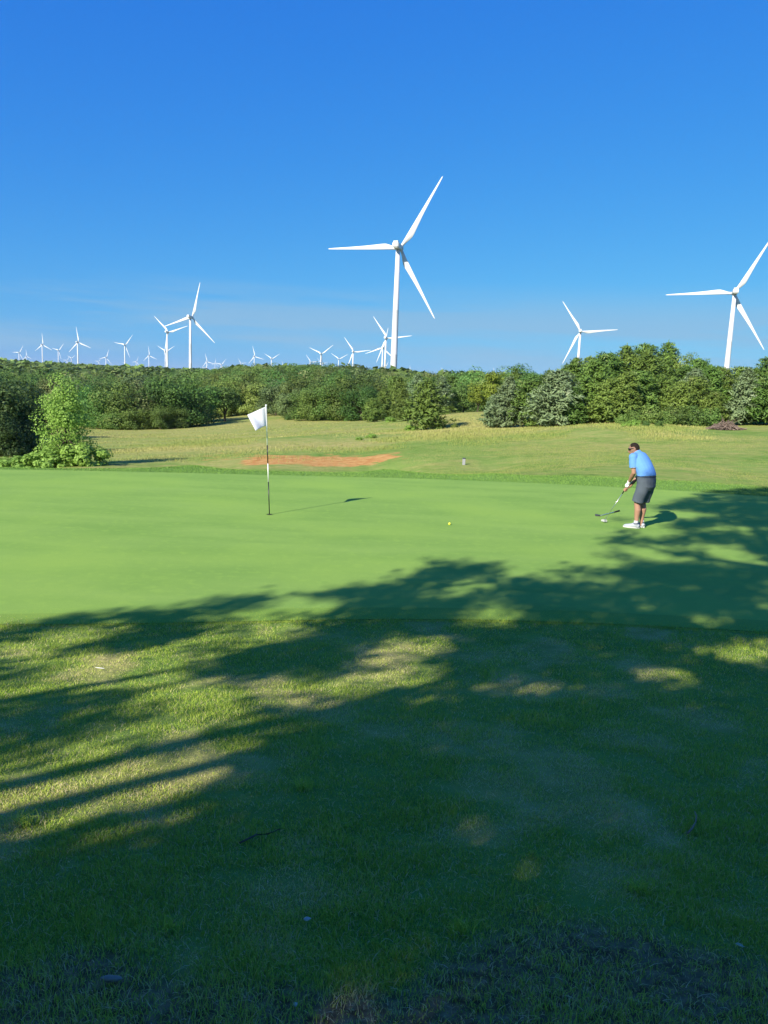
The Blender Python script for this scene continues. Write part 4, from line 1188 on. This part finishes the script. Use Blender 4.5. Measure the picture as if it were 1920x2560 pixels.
# shirt with sleeves
sh = [eltube([L(-.10, 0, 1.02), L(-.095, 0, 1.05), L(-.075, 0, 1.1), L(-.02, 0, 1.2), L(.05, 0, 1.31), L(.105, 0, 1.395), L(.14, 0, 1.445)],
             [.205, .202, .200, .208, .205, .168, .085], [.172, .168, .162, .152, .142, .118, .07])]
for S, E in ((LS, LE), (RS, RE)):
    sh.append(rtube([S + PU * .03, S.lerp(E, .35), S.lerp(E, .68)], [.076, .082, .080]))
    sh.append(rtube([S.lerp(L(.1, 0, 1.36), .7), S], [.09, .082]))
    sh.append(ell(S + PU * .0, .082, .082, .078))
st_ = fuse('shirt', sh, .008, 4, M['shirt'], gp)
for S, E in ((LS, LE), (RS, RE)):
    V, q = tube_np([S.lerp(E, .625), S.lerp(E, .68)], [.0765, .075], 18); mobj('sleeve_trim', np_mesh('sleeve_trim', V, [q], M['trim'], smooth=True), st_)
fuse('collar', [eltube([L(.128, 0, 1.428), L(.158, -.003, 1.468)], [.083, .075], [.078, .070])], .006, 2, M['shirt'], st_)
V, q = eltube([L(-.10, 0, 1.014), L(-.10, 0, 1.026)], [.205, .205], [.172, .172], cap=False); mobj('hem', np_mesh('hem', V, [np.array(q)], M['navy'], smooth=True), st_)
# shorts
so = [eltube([L(-.095, 0, 1.06), L(-.105, 0, 1.0), L(-.11, 0, .92), L(-.115, 0, .83), L(-.10, 0, .775)], [.186, .194, .2, .192, .165], [.152, .163, .172, .166, .13])]
for sg in (-1, 1):
    r_ = .09 * sg
    so.append(eltube([L(-.11, r_ * .95, .86), L(-.085, r_ * 1.05, .72), L(-.045, r_ * 1.12, .60), L(-.028, r_ * 1.14, .515)], [.108, .106, .102, .104], [.135, .12, .114, .114]))
fuse('shorts', so, .008, 3, M['shorts'], gp)
# glove closed over the left hand
fuse('glove', [(V, f) for V, f in hand(H1, L(-.2, -.55, .25), -1)] + [rtube([lw.lerp(H1, -.25), lw.lerp(H1, .5)], [.036, .036])], .0045, 1, M['glove'], gp)
# shoes: toes turned out
for sg, out_ in ((-1, .42), (1, .12)):
    d_ = (PF * math.cos(out_) + PR * (sg * math.sin(out_))).normalized(); s_ = Vector((d_.y, -d_.x, 0))
    hl = L(-.085, sg * .088, 0)
    up_ = [(0, .030, .034, .045), (.05, .045, .038, .05), (.12, .046, .042, .045), (.19, .040, .05, .034), (.25, .034, .046, .028), (.285, .028, .03, .02)]
    shoe = fuse('shoe', [eltube([hl + d_ * (a - .01) + PU * bb for a, bb, w_, h_ in up_], [w_ for *_, w_, h_ in up_], [h_ for *_, h_ in up_], s_),
                         rtube([hl + d_ * .045 + PU * .05, hl + d_ * .05 + PU * .095], [.045, .042])], .006, 3, M['shoe'], gp)
    bm = bmesh.new(); pts = []
    for k_ in range(28):
        an = 2 * math.pi * k_ / 28; c_, s2_ = math.cos(an), math.sin(an)
        pts.append(hl + d_ * (.135 + .158 * c_) + s_ * (s2_ * (.046 + .009 * c_)))
    lo = [bm.verts.new(p_) for p_ in pts]; hi = [bm.verts.new(p_ + PU * .026) for p_ in pts]
    bm.faces.new(lo[::-1]); bm.faces.new(hi)
    for k_ in range(28): bm.faces.new((lo[k_], lo[(k_ + 1) % 28], hi[(k_ + 1) % 28], hi[k_]))
    me = bpy.data.meshes.new('sole'); bm.to_mesh(me); bm.free(); me.materials.append(M['sole']); mobj('sole', me, shoe)
    V, q = tube_np([hl + d_ * .05 + PU * .082, hl + d_ * .052 + PU * .102], [.0465, .044], 14); mobj('shoe_collar', np_mesh('shoe_collar', V, [q], M['navy'], smooth=True), shoe)
    V, q = tube_np([hl + d_ * .052 + PU * .08, hl + d_ * .052 + PU * .15], [.041, .041], 14); mobj('sock', np_mesh('sock', V, [q], M['sock'], smooth=True), gp)

# putter in the hands
pt = empty('putter', GO + AX1); tag(pt, 'steel putter with a pale mallet head held by the golfer', 'golf club')
def rel(v_): return v_ - AX1
mobj('grip', tube_mesh('grip', [rel(AX0 - AX * .015), rel(AX0 + AX * .26)], [.0145, .0105], M['grip']), pt)
mobj('shaft', tube_mesh('shaft', [rel(AX0 + AX * .26), rel(AX1)], [.0068, .0055], M['steel'], 8), pt)
fd = (PF * .35 - PR * 1.0).normalized(); fx_ = Vector((fd.y, -fd.x, 0))
bm = bmesh.new(); bmesh.ops.create_cube(bm, size=1)
for v_ in bm.verts:
    c_ = v_.co.copy(); wd = .048 if c_.y > 0 else .036
    v_.co = fx_ * (c_.x * 2 * wd) + fd * (c_.y * .06) + PU * (c_.z * .024 - .004)
bmesh.ops.bevel(bm, geom=bm.edges[:], offset=.006, segments=2, affect='EDGES')
me = bpy.data.meshes.new('club_head'); bm.to_mesh(me); bm.free(); me.materials.append(mat_plain('putter_white', C(.5, .5, .5), .35, .5)); mobj('club_head', me, pt)
# second club lying on the green
c0 = Vector((4.57, 16.02, 0)); c1 = Vector((5.36, 17.0, 0))
c1 = c0 + (c1 - c0).normalized() * .98
c0.z = tz(c0.x, c0.y) + .022; c1.z = tz(c1.x, c1.y) + .025
ic = empty('iron_club', c0); tag(ic, 'iron club with a dark grip lying on the green in front of the golfer', 'golf club')
dv = c1 - c0; sd = Vector((-dv.y, dv.x, 0)).normalized()
mobj('shaft', tube_mesh('shaft', [Vector((0, 0, .004)), dv * .73], [.0085, .0095], M['steel'], 8), ic)
mobj('grip', tube_mesh('grip', [dv * .73, dv], [.014, .018], M['grip']), ic)
bm = bmesh.new()
prof = [(0, .0, .013), (.03, .018, .015), (.075, .045, .02), (.105, .05, .018), (.11, .02, .014), (.075, -.012, .012), (.02, -.016, .012)]
dn = dv.normalized(); hd = (-dn * .72 + sd * .69).normalized(); hp_ = Vector((-hd.y, hd.x, 0))
lo = [bm.verts.new(hd * a + hp_ * (-bb) - PU * .012) for a, bb, t in prof]; hi = [bm.verts.new(hd * a + hp_ * (-bb) + PU * (t * 1.4)) for a, bb, t in prof]
bm.faces.new(lo[::-1]); bm.faces.new(hi)
for k_ in range(len(prof)): bm.faces.new((lo[k_], lo[(k_ + 1) % len(prof)], hi[(k_ + 1) % len(prof)], hi[k_]))
bmesh.ops.recalc_face_normals(bm, faces=bm.faces[:])
me = bpy.data.meshes.new('club_head'); bm.to_mesh(me); bm.free(); me.materials.append(mat_plain('iron_dark', C(.09, .09, .1), .4, .5, metal=.6)); mobj('club_head', me, ic)

# ---------------------------------------------------------------- litter in the near grass
def ground_at(px, py):
    r_ = ray(px, py); t = 1.0
    for _ in range(60):
        p = Vector((0, 0, CAMZ)) + r_ * t; d_ = p.z - tz(p.x, p.y); t += d_ / -r_.z * .8
    return Vector((0, 0, CAMZ)) + r_ * t
def chip(px, py, lx, ly, lz, rz, col, label, cat, name, lift=.02):
    p = ground_at(px, py); rg = random.Random(int(px))
    bm = bmesh.new(); bmesh.ops.create_icosphere(bm, subdivisions=2, radius=1)
    for v_ in bm.verts: v_.co = Vector((v_.co.x * lx / 2 * rg.uniform(.65, 1.15), v_.co.y * ly / 2 * rg.uniform(.6, 1.2), v_.co.z * lz / 2))
    me = bpy.data.meshes.new(name); bm.to_mesh(me); bm.free(); me.materials.append(mat_plain(name + '_surface', col, .8, .2, noise=.25, nscale=40, bump=.4))
    for p_ in me.polygons: p_.use_smooth = True
    o = mobj(name, me); o.location = (p.x, p.y, p.z + lift); o.rotation_euler = (.12, .1, rz)
    tag(o, label, cat)
chip(278, 2460, .075, .026, .012, .15, C(.24, .215, .18), 'flat pale wood chip lying on bare earth in the shade', 'wood chip', 'wood_chip')
chip(767, 2310, .032, .018, .008, .5, C(.42, .42, .38), 'small pale scrap of bark in the grass', 'bark scrap', 'bark_scrap')
chip(738, 2520, .018, .014, .008, 1.0, C(.4, .4, .38), 'little pale pebble on the worn earth', 'pebble', 'pebble', .012)
chip(1848, 2375, .032, .014, .006, -.4, C(.34, .38, .26), 'pale dry leaf on the worn patch at the edge of the grass', 'leaf', 'dry_leaf')
chip(250, 1678, .085, .010, .008, .05, C(.7, .7, .66), 'thin white stick lying in the dappled rough', 'stick', 'stick', .028)
def twig(pxs, r_, col, label):
    P_ = [ground_at(*q_) + Vector((0, 0, .025)) for q_ in pxs]
    o_ = P_[0].copy()
    me = tube_mesh('twig', [p - o_ for p in P_], [r_ * (1 - .5 * i / len(P_)) for i in range(len(P_))], mat_plain('twig_bark', col, .8, .2), 6)
    o = mobj('twig', me); o.location = o_; tag(o, label, 'twig')
twig([(1718, 2095), (1730, 2082), (1738, 2066), (1740, 2050), (1735, 2040)], .005, C(.24, .19, .14), 'curved grey twig standing out of the shaded grass')
twig([(600, 2120), (640, 2100), (668, 2098), (700, 2085)], .005, C(.1, .08, .06), 'thin dark twig lying in the grass of the bank')
# clumps of coarser grass
for px, py, s_ in ((758, 1974, 1.0), (60, 2065, .9), (1150, 2330, .7), (1600, 2230, .7), (420, 2330, .6)):
    p = ground_at(px, py); kk = 60; rg = np.random.default_rng(int(px))
    o = blades('grass_clump', p.x + rg.normal(0, .022, kk), p.y + rg.normal(0, .02, kk), rg.uniform(.05, .10, kk) * s_, np.full(kk, .0045), rg.uniform(.1, .6, kk), rg, M['grass'], None, lean=1.3)
    for key in ('kind', 'category'): del o[key]
    tag(o, 'coarse clump of longer grass blades sprouting from the rough', 'grass clump', 'clumps of coarse grass')

# ---------------------------------------------------------------- haze: thin summer air over the whole plain
bm = bmesh.new(); bmesh.ops.create_cube(bm, size=1)
for v_ in bm.verts: v_.co = Vector((v_.co.x * 29000, v_.co.y * 29000, -25 + (v_.co.z + .5) * 185))
me = bpy.data.meshes.new('haze'); bm.to_mesh(me); bm.free()
m = bpy.data.materials.new('haze_air'); m.use_nodes = True
n, l = m.node_tree.nodes, m.node_tree.links; n.clear()
pv = n.new('ShaderNodeVolumePrincipled'); pv.inputs['Color'].default_value = C(.80, .88, 1.0); pv.inputs['Density'].default_value = HAZE
mo = n.new('ShaderNodeOutputMaterial'); l.new(pv.outputs[0], mo.inputs['Volume'])
me.materials.append(m)
o = mobj('haze', me); tag(o, 'thin pale summer haze over the plain', kind='stuff')
